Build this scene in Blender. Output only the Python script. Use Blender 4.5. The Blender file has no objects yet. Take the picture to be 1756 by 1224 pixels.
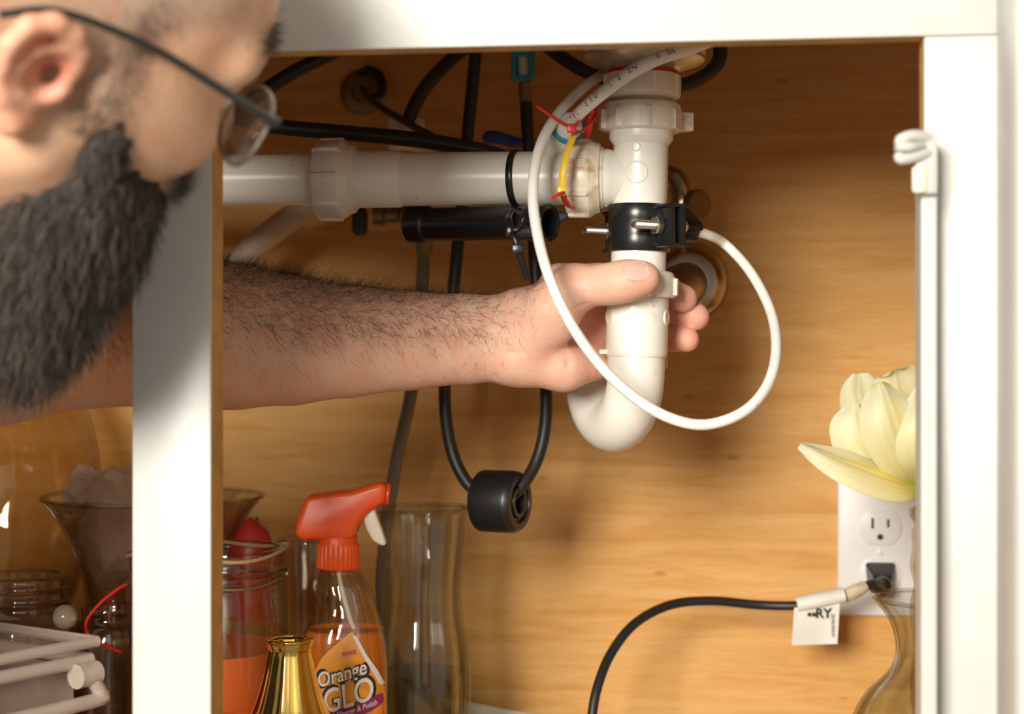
import bpy, bmesh, math, random
import numpy as np
from mathutils import Vector, Matrix
random.seed(7); rng = np.random.default_rng(7)
sc = bpy.context.scene
C = sc.collection

# ------------------------------------------------------------------ camera, world, lights, exposure
FPX = 2770.0
YAW = math.radians(7.0)
CAM = Vector((0, -0.83, 0))
cam_d = bpy.data.cameras.new('camera'); cam = bpy.data.objects.new('camera', cam_d); C.objects.link(cam)
cam.location = CAM; cam.rotation_euler = (math.pi/2, 0, YAW)
cam_d.sensor_width = 36; cam_d.lens = 36*FPX/1756; cam_d.clip_start = .02
cam_d.dof.use_dof = True; cam_d.dof.focus_distance = 1.045; cam_d.dof.aperture_fstop = 6.3
sc.camera = cam
w = bpy.data.worlds.new('world'); sc.world = w; w.use_nodes = True
w.node_tree.nodes['Background'].inputs[0].default_value = (1, .93, .84, 1)
w.node_tree.nodes['Background'].inputs[1].default_value = .33
sc.cycles.transparent_max_bounces = 24
def camw(X, d, Z):
    return Vector((CAM.x + X*math.cos(YAW) - d*math.sin(YAW), CAM.y + X*math.sin(YAW) + d*math.cos(YAW), CAM.z + Z))
def area(name, loc, target, sx, sy, power, col):
    l = bpy.data.lights.new(name, 'AREA'); l.shape = 'RECTANGLE'; l.size = sx; l.size_y = sy; l.energy = power; l.color = col
    o = bpy.data.objects.new(name, l); C.objects.link(o); o.location = loc
    o.rotation_euler = (Vector(target) - Vector(loc)).to_track_quat('-Z', 'Y').to_euler(); return o
area('window_light', camw(-.72, -1.05, .46), camw(.03, 1.1, .0), .64, .68, 76, (1, .955, .88))
area('room_light', camw(.15, -1.3, .55), camw(.0, 1.0, .0), 1.2, .9, 2.5, (1, .95, .87))
vs = sc.view_settings
vs.view_transform = 'Standard'; vs.look = 'None'; vs.gamma = 1; vs.use_curve_mapping = False; vs.exposure = 0.0

# ------------------------------------------------------------------ helpers
def Pc(px, py, d): return Vector(((px-878)/FPX*d, d, (612-py)/FPX*d))
def P(px, py, d): return camw(*Pc(px, py, d))
def W(px, py, y):
    r = camw((px-878)/FPX, 1, (612-py)/FPX) - CAM
    return CAM + r*((y-CAM.y)/r.y)
def proj(v):
    v = Vector(v)-CAM; c, s = math.cos(YAW), math.sin(YAW)
    X = v.x*c + v.y*s; d = -v.x*s + v.y*c
    return 878+FPX*X/d, 612-FPX*v.z/d, d
def sm(m, on=True):
    m.polygons.foreach_set('use_smooth', [on]*len(m.polygons))
def mesh_obj(name, V, F, mat, parent=None, smooth=True, autosmooth=None):
    V = np.asarray(V, dtype=np.float64).reshape(-1, 3)
    c = (V.min(0)+V.max(0))/2
    if parent is None: c[2] = V[:, 2].min()
    m = bpy.data.meshes.new(name)
    m.from_pydata([tuple(v) for v in (V-c)], [], [tuple(int(i) for i in f) for f in F])
    m.update()
    if smooth: sm(m)
    if autosmooth: m.set_sharp_from_angle(angle=math.radians(autosmooth))
    if mat: m.materials.append(mat)
    o = bpy.data.objects.new(name, m); C.objects.link(o)
    o['_w'] = tuple(c)
    if parent is not None:
        o.parent = parent; o.location = Vector(c) - Vector(parent['_w'])
    else: o.location = Vector(c)
    return o
def tag(o, label=None, cat=None, group=None, kind=None):
    if label: o['label'] = label
    if cat: o['category'] = cat
    if group: o['group'] = group
    if kind: o['kind'] = kind
    return o
def thing(name, label, cat, loc, group=None):
    o = bpy.data.objects.new(name, None); C.objects.link(o); o.location = loc; o['_w'] = tuple(loc); o.empty_display_size = .01
    return tag(o, label, cat, group)
class G:                       # geometry collector
    def __init__(s): s.V = []; s.F = []
    def add(s, V, F):
        n = len(s.V); s.V += [tuple(v) for v in V]; s.F += [tuple(i+n for i in f) for f in F]; return s
def frame(ax):
    ax = Vector(ax).normalized(); t = Vector((0, 0, 1)) if abs(ax.z) < .9 else Vector((1, 0, 0))
    u = ax.cross(t).normalized(); return u, ax.cross(u), ax
def lathe_g(pts, segs=48, rfun=None, closed=False):
    """pts: list of (centre Vector, radius, axis); rings joined; rfun(i,theta,r)->r"""
    V = []; F = []; n = len(pts)
    for i, (c, r, ax) in enumerate(pts):
        u, v, a = frame(ax)
        for k in range(segs):
            t = 2*math.pi*k/segs; rr = rfun(i, t, r) if rfun else r
            V.append(c + u*(math.cos(t)*rr) + v*(math.sin(t)*rr))
    for i in range(n-1 if not closed else n):
        j = (i+1) % n
        for k in range(segs):
            l = (k+1) % segs
            F.append((i*segs+k, i*segs+l, j*segs+l, j*segs+k))
    if not closed:
        F.append(tuple(range(segs))[::-1]); F.append(tuple((n-1)*segs+k for k in range(segs)))
    return V, F
def spin(p0, ax, prof, segs=48, rfun=None, closed=False):
    """prof: (distance along axis, radius)"""
    ax = Vector(ax).normalized(); p0 = Vector(p0)
    return lathe_g([(p0+ax*h, r, ax) for h, r in prof], segs, rfun, closed)
def catmull(pts, n=12):
    pts = [Vector(p) for p in pts]; out = []
    q = [2*pts[0]-pts[1]] + pts + [2*pts[-1]-pts[-2]]
    for i in range(1, len(q)-2):
        a, b, c, d = q[i-1:i+3]
        for k in range(n):
            t = k/n
            out.append(.5*((2*b) + (c-a)*t + (2*a-5*b+4*c-d)*t*t + (3*b-a-3*c+d)*t**3))
    out.append(pts[-1]); return out
def tube_g(pts, r, segs=16, n=10, flat=None, cap=True, up=None):
    """smooth tube; r number or list per control point; flat: thickness ratio for ribbons"""
    path = catmull(pts, n) if n > 1 else [Vector(p) for p in pts]
    N = len(path)
    if isinstance(r, (list, tuple)):
        rs = [float(np.interp(i/(N-1)*(len(r)-1), range(len(r)), r)) for i in range(N)]
    else: rs = [r]*N
    V = []; F = []
    t0 = (path[1]-path[0]).normalized(); u = up if up is not None else frame(t0)[0]
    for i in range(N):
        t = (path[min(i+1, N-1)]-path[max(i-1, 0)]).normalized()
        u = (u - t*u.dot(t)).normalized(); v = t.cross(u)
        for k in range(segs):
            a = 2*math.pi*k/segs
            V.append(path[i] + u*(math.cos(a)*rs[i]) + v*(math.sin(a)*rs[i]*(flat or 1)))
    for i in range(N-1):
        for k in range(segs):
            l = (k+1) % segs; F.append((i*segs+k, i*segs+l, (i+1)*segs+l, (i+1)*segs+k))
    if cap: F.append(tuple(range(segs))[::-1]); F.append(tuple((N-1)*segs+k for k in range(segs)))
    return V, F
def box_g(c, ux, uy, uz, bev=0.0, seg=2):
    """oriented box: c centre, ux,uy,uz half vectors"""
    bm = bmesh.new(); bmesh.ops.create_cube(bm, size=2)
    L = [Vector(a).length for a in (ux, uy, uz)]
    for v in bm.verts: v.co = Vector((v.co.x*L[0], v.co.y*L[1], v.co.z*L[2]))
    if bev: bmesh.ops.bevel(bm, geom=bm.edges[:]+bm.verts[:], offset=bev, segments=seg, affect='EDGES', profile=.5)
    A = [Vector(a).normalized() for a in (ux, uy, uz)]
    bm.verts.ensure_lookup_table()
    V = [Vector(c)+A[0]*v.co.x+A[1]*v.co.y+A[2]*v.co.z for v in bm.verts]
    F = [[v.index for v in f.verts] for f in bm.faces]; bm.free(); return V, F
X_, Y_, Z_ = Vector((1, 0, 0)), Vector((0, 1, 0)), Vector((0, 0, 1))
CR = Vector((math.cos(YAW), math.sin(YAW), 0)); CF = Vector((-math.sin(YAW), math.cos(YAW), 0))   # directions across / into the view
def bx(a, b, bev=0.0):
    a, b = Vector(a), Vector(b); c = (a+b)/2; h = (b-a)/2
    return box_g(c, X_*abs(h.x), Y_*abs(h.y), Z_*abs(h.z), bev)
def part(name, g, mat, parent=None, smooth=True, auto=40):
    return mesh_obj(name, g[0] if isinstance(g, tuple) else g.V, g[1] if isinstance(g, tuple) else g.F, mat, parent, smooth, auto)
def prism_g(pts, dirv, half, bev=0):
    """extrude polygon of world points along +-dirv*half, rounded edges"""
    bm = bmesh.new(); d = Vector(dirv).normalized()*half
    a = [bm.verts.new(Vector(p)-d) for p in pts]; b = [bm.verts.new(Vector(p)+d) for p in pts]
    n = len(pts); bm.faces.new(a[::-1]); bm.faces.new(b)
    for i in range(n): bm.faces.new((a[i], a[(i+1) % n], b[(i+1) % n], b[i]))
    bmesh.ops.recalc_face_normals(bm, faces=bm.faces[:])
    if bev: bmesh.ops.bevel(bm, geom=bm.edges[:], offset=bev, segments=3, affect='EDGES', profile=.5)
    bm.verts.index_update()
    V = [v.co.copy() for v in bm.verts]; F = [[v.index for v in f.verts] for f in bm.faces]; bm.free(); return V, F
def text_pts(body, size=1.0, shear=0.0, offset=0.0):
    cu = bpy.data.curves.new('t', 'FONT'); cu.body = body; cu.size = size; cu.shear = shear; cu.offset = offset
    cu.align_x = 'CENTER'; cu.align_y = 'CENTER'; cu.resolution_u = 4
    o = bpy.data.objects.new('t', cu); C.objects.link(o); bpy.context.view_layer.update()
    m = bpy.data.meshes.new_from_object(o.evaluated_get(bpy.context.evaluated_depsgraph_get()))
    V = [v.co.copy() for v in m.vertices]; F = [list(p.vertices) for p in m.polygons]
    bpy.data.objects.remove(o); bpy.data.curves.remove(cu); bpy.data.meshes.remove(m)
    return V, F

# ------------------------------------------------------------------ materials
def mat(name, col, rough=.5, metal=0, spec=.5, sss=0, bump=0, bscale=200, var=0, vscale=20, coat=0, trans=0, alpha=1, sheen=0):
    m = bpy.data.materials.new(name); m.use_nodes = True; nt = m.node_tree; b = nt.nodes['Principled BSDF']
    b.inputs['Base Color'].default_value = (*col, 1); b.inputs['Roughness'].default_value = rough
    b.inputs['Metallic'].default_value = metal; b.inputs['Specular IOR Level'].default_value = spec
    if coat: b.inputs['Coat Weight'].default_value = coat
    if trans: b.inputs['Transmission Weight'].default_value = trans
    if alpha < 1: b.inputs['Alpha'].default_value = alpha
    if sss:
        b.inputs['Subsurface Weight'].default_value = sss; b.inputs['Subsurface Radius'].default_value = (1, .4, .2); b.inputs['Subsurface Scale'].default_value = .004
    tc = nt.nodes.new('ShaderNodeNewGeometry')
    if bump:
        n = nt.nodes.new('ShaderNodeTexNoise'); n.inputs['Scale'].default_value = bscale; n.inputs['Detail'].default_value = 4
        bp = nt.nodes.new('ShaderNodeBump'); bp.inputs['Strength'].default_value = bump; bp.inputs['Distance'].default_value = .001
        nt.links.new(tc.outputs['Position'], n.inputs['Vector']); nt.links.new(n.outputs['Fac'], bp.inputs['Height']); nt.links.new(bp.outputs['Normal'], b.inputs['Normal'])
    if var:
        n = nt.nodes.new('ShaderNodeTexNoise'); n.inputs['Scale'].default_value = vscale; n.inputs['Detail'].default_value = 5
        r = nt.nodes.new('ShaderNodeValToRGB'); r.color_ramp.elements[0].position = .35; r.color_ramp.elements[1].position = .65
        r.color_ramp.elements[0].color = (*[c*(1-var) for c in col], 1); r.color_ramp.elements[1].color = (*[min(1, c*(1+var*.5)) for c in col], 1)
        nt.links.new(tc.outputs['Position'], n.inputs['Vector']); nt.links.new(n.outputs['Fac'], r.inputs['Fac']); nt.links.new(r.outputs['Color'], b.inputs['Base Color'])
    return m
def pvc(name, col, stain=(.42, .24, .06), lo=.66, hi=.74, rough=.3, sss=.05, scale=38):
    m = mat(name, col, rough, sss=sss, bump=.08, bscale=90); nt = m.node_tree; b = nt.nodes['Principled BSDF']
    g = nt.nodes.new('ShaderNodeNewGeometry'); n = nt.nodes.new('ShaderNodeTexNoise'); n.inputs['Scale'].default_value = scale; n.inputs['Detail'].default_value = 7; n.inputs['Roughness'].default_value = .65
    r = nt.nodes.new('ShaderNodeMapRange'); r.inputs[1].default_value = lo; r.inputs[2].default_value = hi; r.inputs[4].default_value = .75
    mx = nt.nodes.new('ShaderNodeMixRGB'); mx.inputs[1].default_value = (*col, 1); mx.inputs[2].default_value = (*stain, 1)
    nt.links.new(g.outputs['Position'], n.inputs['Vector']); nt.links.new(n.outputs['Fac'], r.inputs[0]); nt.links.new(r.outputs[0], mx.inputs[0])
    # small black specks
    v = nt.nodes.new('ShaderNodeTexVoronoi'); v.inputs['Scale'].default_value = 60; r2 = nt.nodes.new('ShaderNodeMath'); r2.operation = 'LESS_THAN'; r2.inputs[1].default_value = .035
    mx2 = nt.nodes.new('ShaderNodeMixRGB'); mx2.inputs[2].default_value = (.12, .07, .03, 1)
    nt.links.new(g.outputs['Position'], v.inputs['Vector']); nt.links.new(v.outputs['Distance'], r2.inputs[0]); nt.links.new(r2.outputs[0], mx2.inputs[0])
    nt.links.new(mx.outputs[0], mx2.inputs[1]); nt.links.new(mx2.outputs[0], b.inputs['Base Color'])
    return m
def glass(name, tint=(.93, .95, .93), edge=(.55, .56, .52), ior=1.5, rough=.02, power=2.2):
    """thin-walled clear glass: see-through face on, denser and shinier at grazing angles"""
    m = bpy.data.materials.new(name); m.use_nodes = True; nt = m.node_tree; nt.nodes.clear()
    out = nt.nodes.new('ShaderNodeOutputMaterial'); tr = nt.nodes.new('ShaderNodeBsdfTransparent'); gl = nt.nodes.new('ShaderNodeBsdfGlossy')
    gl.inputs['Roughness'].default_value = rough
    lw = nt.nodes.new('ShaderNodeLayerWeight'); lw.inputs['Blend'].default_value = .5
    pw = nt.nodes.new('ShaderNodeMath'); pw.operation = 'POWER'; pw.inputs[1].default_value = power
    cm = nt.nodes.new('ShaderNodeMixRGB'); cm.inputs[1].default_value = (*tint, 1); cm.inputs[2].default_value = (*edge, 1)
    p5 = nt.nodes.new('ShaderNodeMath'); p5.operation = 'POWER'; p5.inputs[1].default_value = 4.5
    fr = nt.nodes.new('ShaderNodeMath'); fr.operation = 'MULTIPLY_ADD'; fr.inputs[1].default_value = .80; fr.inputs[2].default_value = .08
    ms = nt.nodes.new('ShaderNodeMixShader')
    g = nt.nodes.new('ShaderNodeNewGeometry'); n = nt.nodes.new('ShaderNodeTexNoise'); n.inputs['Scale'].default_value = 30; bp = nt.nodes.new('ShaderNodeBump'); bp.inputs['Strength'].default_value = .3; bp.inputs['Distance'].default_value = .002
    nt.links.new(g.outputs['Position'], n.inputs['Vector']); nt.links.new(n.outputs['Fac'], bp.inputs['Height'])
    nt.links.new(bp.outputs['Normal'], gl.inputs['Normal']); nt.links.new(lw.outputs['Facing'], p5.inputs[0]); nt.links.new(p5.outputs[0], fr.inputs[0])
    nt.links.new(lw.outputs['Facing'], pw.inputs[0]); nt.links.new(pw.outputs[0], cm.inputs[0]); nt.links.new(cm.outputs[0], tr.inputs['Color'])
    nt.links.new(fr.outputs[0], ms.inputs[0]); nt.links.new(tr.outputs[0], ms.inputs[1]); nt.links.new(gl.outputs[0], ms.inputs[2]); nt.links.new(ms.outputs[0], out.inputs['Surface'])
    return m
def plywood(name, a, b_, dark, sx=2.0, sz=22):
    m = mat(name, a, .6, spec=.2); nt = m.node_tree; b = nt.nodes['Principled BSDF']
    g = nt.nodes.new('ShaderNodeNewGeometry'); mp = nt.nodes.new('ShaderNodeMapping'); mp.inputs['Scale'].default_value = (sx, sx, sz)
    wv = nt.nodes.new('ShaderNodeTexNoise'); wv.inputs['Scale'].default_value = 3.2; wv.inputs['Detail'].default_value = 8; wv.inputs['Roughness'].default_value = .62; wv.inputs['Distortion'].default_value = .9
    r = nt.nodes.new('ShaderNodeValToRGB'); e = r.color_ramp.elements
    e[0].position = .28; e[0].color = (*dark, 1); e[1].position = .70; e[1].color = (*b_, 1); k = e.new(.46); k.color = (*a, 1)
    mp2 = nt.nodes.new('ShaderNodeMapping'); mp2.inputs['Scale'].default_value = (12, 12, 200)
    f = nt.nodes.new('ShaderNodeTexNoise'); f.inputs['Scale'].default_value = 4; f.inputs['Detail'].default_value = 3
    mx = nt.nodes.new('ShaderNodeMixRGB'); mx.blend_type = 'MULTIPLY'; mx.inputs[0].default_value = .28
    # rare small knots / specks
    vo = nt.nodes.new('ShaderNodeTexVoronoi'); vo.inputs['Scale'].default_value = 16; mpv = nt.nodes.new('ShaderNodeMapping'); mpv.inputs['Scale'].default_value = (.5, .5, 1.3)
    lt = nt.nodes.new('ShaderNodeMapRange'); lt.inputs[1].default_value = .06; lt.inputs[2].default_value = .02; lt.inputs[4].default_value = .55
    mk = nt.nodes.new('ShaderNodeMixRGB'); mk.inputs[2].default_value = (dark[0]*.4, dark[1]*.35, dark[2]*.35, 1)
    L = nt.links.new
    L(g.outputs['Position'], mp.inputs[0]); L(mp.outputs[0], wv.inputs['Vector']); L(wv.outputs['Fac'], r.inputs['Fac'])
    L(g.outputs['Position'], mp2.inputs[0]); L(mp2.outputs[0], f.inputs['Vector']); L(r.outputs['Color'], mx.inputs[1]); L(f.outputs['Fac'], mx.inputs[2])
    L(g.outputs['Position'], mpv.inputs[0]); L(mpv.outputs[0], vo.inputs['Vector']); L(vo.outputs['Distance'], lt.inputs[0]); L(lt.outputs[0], mk.inputs[0]); L(mx.outputs[0], mk.inputs[1]); L(mk.outputs[0], b.inputs['Base Color'])
    bp = nt.nodes.new('ShaderNodeBump'); bp.inputs['Strength'].default_value = .15; bp.inputs['Distance'].default_value = .001
    L(f.outputs['Fac'], bp.inputs['Height']); L(bp.outputs[0], b.inputs['Normal'])
    return m
M = {}
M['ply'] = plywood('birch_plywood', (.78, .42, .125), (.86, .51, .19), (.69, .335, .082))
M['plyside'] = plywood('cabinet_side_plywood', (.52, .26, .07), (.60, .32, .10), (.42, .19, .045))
M['edgewood'] = mat('raw_wood_edge', (.62, .34, .10), .6, bump=.2, bscale=150, var=.2, vscale=60)
M['paint'] = mat('white_gloss_paint', (.60, .585, .535), .35, bump=.10, bscale=300, var=.03, vscale=40)
M['pvc'] = pvc('white_pvc', (.86, .83, .73))
M['pvc_old'] = pvc('aged_pvc', (.84, .78, .66), lo=.60, hi=.72)
M['pvc_dirty'] = pvc('rust_stained_pvc', (.84, .76, .60), lo=.47, hi=.66, scale=60)
M['tubing'] = pvc('white_polyethylene_tubing', (.86, .85, .78), lo=.66, hi=.76, rough=.28, sss=.2)
M['black'] = mat('black_plastic', (.012, .012, .012), .28, bump=.06, bscale=500)
M['rubber'] = mat('black_rubber_hose', (.018, .018, .017), .42, bump=.15, bscale=900)
M['matteblack'] = mat('satin_black_plastic', (.012, .012, .013), .38)
M['steel'] = mat('stainless_steel', (.62, .60, .55), .38, 1, bump=.2, bscale=160, var=.25, vscale=70)
M['zinc'] = mat('zinc_plated_steel', (.72, .68, .60), .3, 1, bump=.1, bscale=900)
M['chrome'] = mat('chrome', (.62, .58, .52), .15, 1)
M['brass'] = mat('aged_brass', (.30, .23, .11), .4, .8, var=.3)
M['gold'] = mat('polished_gold', (.72, .50, .13), .14, 1)
M['red'] = mat('red_plastic', (.75, .03, .02), .35, sss=.05)
M['redrubber'] = mat('red_rubber', (.55, .02, .02), .45)
M['yellow'] = mat('yellow_plastic', (.80, .52, .03), .4)
M['blue'] = mat('blue_plastic', (.015, .07, .36), .35)
M['teal'] = mat('teal_plastic', (.02, .30, .42), .35)
M['orange'] = mat('orange_plastic', (.85, .10, .012), .35, sss=.1)
M['cream'] = mat('cream_plastic', (.80, .73, .55), .4)
M['outlet'] = mat('outlet_white_plastic', (.78, .76, .72), .35)
M['dark'] = mat('dark_slot', (.015, .013, .01), .6)
M['paper'] = mat('white_paper', (.80, .77, .68), .55, var=.06, vscale=80)
M['yellowpaper'] = mat('aged_clear_tape', (.66, .58, .38), .35, var=.15, vscale=150)
M['ink'] = mat('black_ink', (.02, .02, .02), .6)
M['glass'] = glass('clear_glass')
M['lens'] = glass('lens_glass', (.97, .97, .96), (.85, .85, .83), 1.35, power=4)
M['amberglass'] = glass('amber_tinted_glass', (.97, .94, .88), (.62, .50, .34))
M['jarglass'] = glass('jar_glass', (.95, .93, .89), (.50, .42, .34))
M['wrap'] = mat('translucent_plastic_wrap', (.78, .60, .48), .3, alpha=.55, bump=.9, bscale=60)
M['bin'] = mat('frosted_clear_plastic', (.50, .40, .32), .25, alpha=.28)
M['binedge'] = mat('frosted_plastic_rim', (.62, .52, .43), .28, alpha=.60)
M['liquid'] = mat('orange_cleaner_liquid', (.90, .25, .015), .2, alpha=.62)
M['water'] = glass('clear_water', (.80, .84, .80), (.45, .48, .44), 1.33)
M['bottle'] = glass('clear_bottle_plastic', (.93, .91, .86), (.60, .50, .38))
M['wax'] = mat('orange_wax', (.48, .095, .015), .4, sss=.15, var=.12, vscale=20)
M['redwax'] = mat('red_wax', (.42, .02, .015), .4)
M['terracotta'] = mat('brown_dried_filling', (.25, .13, .06), .7, var=.5, vscale=60)

# ------------------------------------------------------------------ the setting
BACK = .545
def struct(name, g, m): 
    o = part(name, g, m, None, smooth=False, auto=None); o['kind'] = 'structure'; return o
xl0, xl1 = W(228, 600, 0).x, W(363, 600, 0).x
xr0 = W(1584, 300, 0).x; xr1 = xr0+.20
FLOORZ = -.345; RAILZ = .1608; TOPZ = .33
struct('wall_back', bx((-.74, BACK, FLOORZ-.02), (.62, BACK+.012, TOPZ)), M['ply'])
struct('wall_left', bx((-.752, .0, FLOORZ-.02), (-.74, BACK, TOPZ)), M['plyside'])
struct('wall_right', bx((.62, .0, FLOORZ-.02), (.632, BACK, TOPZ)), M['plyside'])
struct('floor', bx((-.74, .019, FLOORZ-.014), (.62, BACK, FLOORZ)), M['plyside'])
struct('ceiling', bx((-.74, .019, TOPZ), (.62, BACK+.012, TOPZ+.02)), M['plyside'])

cab = thing('sink_cabinet', 'white painted sink cabinet face frame with open door at right', 'cabinet', (0, 0, FLOORZ))
def board(name, a, b, front=.0015):
    """painted frame board whose inner edges are raw wood: paint skin in front of a wooden core"""
    o = part(name, bx((a[0], -front, a[2]), (b[0], 0.0012, b[2]), .0011), M['paint'], cab, auto=30)
    part('wood_core', bx((a[0]+.0003, .0009, a[2]), (b[0]-.0003, b[1], b[2])), M['edgewood'], o, smooth=False, auto=None)
    return o
board('top_rail', (-.76, 0, RAILZ), (.46, .0135, .36))
board('centre_stile', (xl0, 0, FLOORZ-.07), (xl1, .021, RAILZ-.0002))
board('right_stile', (xr0, 0, FLOORZ-.07), (xr1, .019, RAILZ-.0002))
board('left_stile', (-.76, 0, FLOORZ-.07), (-.715, .019, RAILZ-.0002))
board('bottom_rail', (-.76, 0, FLOORZ-.09), (.40, .019, FLOORZ-.071))
# open door: hinged on the right stile, swung towards the camera
h0 = Vector((xr0+.034, -.006, 0)); h1 = W(1742, 600, -.37); h1.z = 0
dd = (h1-h0); dn = Vector((dd.y, -dd.x, 0)).normalized()
if dn.x < 0: dn = -dn
mid = (h0+h1)/2 + dn*.010; dz = ((FLOORZ-.05)+.185)/2
door = part('door', box_g(mid+Z_*dz, dd/2, dn*.0095, Z_*((.185-(FLOORZ-.05))/2), .003), M['paint'], cab)
for hz in (-.27,):
    part('hinge', box_g(h0-dn*.0025+dd.normalized()*.02+Z_*hz, dd.normalized()*.016, dn*.0025, Z_*.02, .001), M['zinc'], door)
# strip and child latch on the right stile
s0 = P(1578, 240, .79); s1 = P(1606, 240, .79); zt = P(1590, 232, .79).z
strip = struct('trim_1', bx((s0.x, s0.y-.003, FLOORZ-.07), (s1.x, -.0018, zt), .0015), M['paint'])
lt = thing('child_safety_latch', 'white plastic child safety latch hooked on the right cabinet stile', 'latch', P(1590, 330, .78))
dl = .782
part('mount_plate', box_g(P(1588, 281, dl), CR*.0055, CF*.002, Z_*.0148, .0018), M['paint'], lt)
g = G()
g.add(*tube_g([P(1592, 236, dl), P(1565, 233, dl-.004), P(1545, 240, dl-.006), P(1543, 250, dl-.006)], [.0028, .003, .003, .0022], 10, 6))
g.add(*tube_g([P(1592, 262, dl), P(1568, 268, dl-.004), P(1545, 272, dl-.006), P(1541, 262, dl-.006)], [.0028, .003, .003, .0022], 10, 6))
part('hook', g, M['paint'], lt)
part('release_tab', tube_g([P(1582, 250, dl-.002), P(1560, 252, dl-.008), P(1536, 252, dl-.009)], [.0022, .0026, .0022], 10, 6), M['paint'], lt)
part('strap_tab', box_g(P(1576, 308, dl-.002), CR*.0035, CF*.002, Z_*.0066, .0018), M['cream'], lt)

sink = thing('kitchen_sink', 'stainless steel sink bowl underside hidden above the cabinet opening', 'sink', (.04, .25, .247))
part('bowl', bx((-.17, .06, .247), (.28, .42, .328), .012), M['steel'], sink)

# ------------------------------------------------------------------ drain plumbing
DP = 1.06
def A(py): return P(1103-(py-80)*.022, py, DP)
VAX = (A(80)-A(655)).normalized()          # up
def vl(prof, segs=56, rfun=None):
    return lathe_g([(A(py), r/FPX*DP, VAX) for py, r in prof], segs, rfun)
def lobes(n, h, ph=0.0, width=.16, rows=None, wing=None):
    """lobe profile for slip nuts: n ribs of height h; wing: (angle, width, height)"""
    def f(i, t, r):
        if rows and i not in rows: return r
        x = ((t-ph) % (2*math.pi/n))/(2*math.pi/n)
        x = min(x, 1-x)
        e = h if x < width/2 else (h*max(0, 1-(x-width/2)/.02))
        return r+e
    return f
drain = thing('sink_drain', 'white plastic sink drain with tee, slip nuts and curved trap', 'drain pipe', A(780))
# strainer
pr = [(40, 62), (70, 62), (76, 100), (82, 104), (84, 107), (87, 104.5), (89, 107), (92, 104.5), (94, 107), (97, 104.5), (99, 107), (103, 106), (108, 99), (113, 86), (118, 70), (122, 61), (126, 58), (128, 50)]
part('basket_strainer', vl(pr, 80), M['steel'], drain)
part('rubber_gasket', vl([(117, 50), (118, 59), (121, 60.5), (127, 60.5), (130, 58), (131, 50)]), M['redrubber'], drain)
n1 = part('slip_nut', vl([(129, 50), (130, 64), (133, 66), (160, 66), (166, 65), (171, 60), (173, 50)], 144, lobes(8, 3.2/FPX, .35, .16, (2, 3))), M['pvc_old'], drain)
part('threaded_neck', vl([(168, 47), (170, 49), (172, 48), (174, 49.5), (176, 48), (178, 49.5), (182, 47)]), M['pvc_old'], drain)
part('slip_nut', vl([(177, 50), (178, 60), (181, 66), (190, 68), (192, 68), (220, 69), (224, 69), (226, 66), (228, 50)], 144, lobes(8, 4/FPX, .2, .14, (4, 5, 6))), M['pvc_old'], drain)
wg = A(207)
for sgn in (1, -1):
    e = (CR*1.0*sgn + CF*.25*sgn).normalized()
    part('nut_wing', box_g(wg+e*(75/FPX*DP if sgn > 0 else 66/FPX*DP), e*(.0062 if sgn > 0 else .004), Z_.cross(e)*.0045, Z_*.0062, .0009), M['pvc_old'], drain)
part('collar', vl([(219, 50), (222, 55), (238, 55), (241, 54), (250, 47), (253, 44)]), M['pvc'], drain)
# tee
HA0 = A(305); HAX = Vector((-1, 0, .008)).normalized()
def hs(px):       # distance along the horizontal axis for an image column
    lo, hi = -.1, 1.2
    for _ in range(40):
        m_ = (lo+hi)/2
        if proj(HA0+HAX*m_)[0] > px: lo = m_
        else: hi = m_
    return lo
def hl(prof, segs=56, rfun=None):
    L = []
    for px, r in prof:
        s = hs(px); p = HA0+HAX*s; L.append((p, r/FPX*proj(p)[2], HAX))
    return lathe_g(L, segs, rfun)
tee = G(); tee.add(*vl([(244, 40), (246, 47), (360, 47), (362, 40)]))
tee.add(*hl([(1098, 40), (1072, 41), (1062, 44), (1050, 47.5), (1046, 49.5), (1030, 50), (1012, 50), (1008, 52), (998, 52), (994, 48)]))
t_ = part('tee_fitting', tee, M['pvc'], drain)
def disc_on(px, py, rpx, th=.0006, rr=47):
    c = A(py); ang = math.asin(max(-1, min(1, (px-proj(c)[0])/rr)))
    ring = []
    for t in np.linspace(0, 2*math.pi, 33):
        q = A(py+rpx*math.sin(t)); x = max(-.95, min(.95, (px+rpx*math.cos(t)-proj(q)[0])/rr)); a = math.asin(x)
        ring.append(q+(CR*math.sin(a)-CF*math.cos(a))*(rr/FPX*DP+.0001))
    return tube_g(ring, .00045, 8, 2)
part('moulded_disc', disc_on(1088, 300, 18), M['pvc_old'], t_)
part('moulded_mark', disc_on(1087, 257, 7, .0004), M['pvc'], t_)
V, F = text_pts('½', .010)
c0 = A(330)
part('size_mark', ([c0 + CR*v.x*.9 - CF*(.0182*math.cos(math.asin(max(-.9, min(.9, v.x/.018))))) + Z_*v.y for v in V], F), M['pvc_old'], t_, smooth=False, auto=None)
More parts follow.
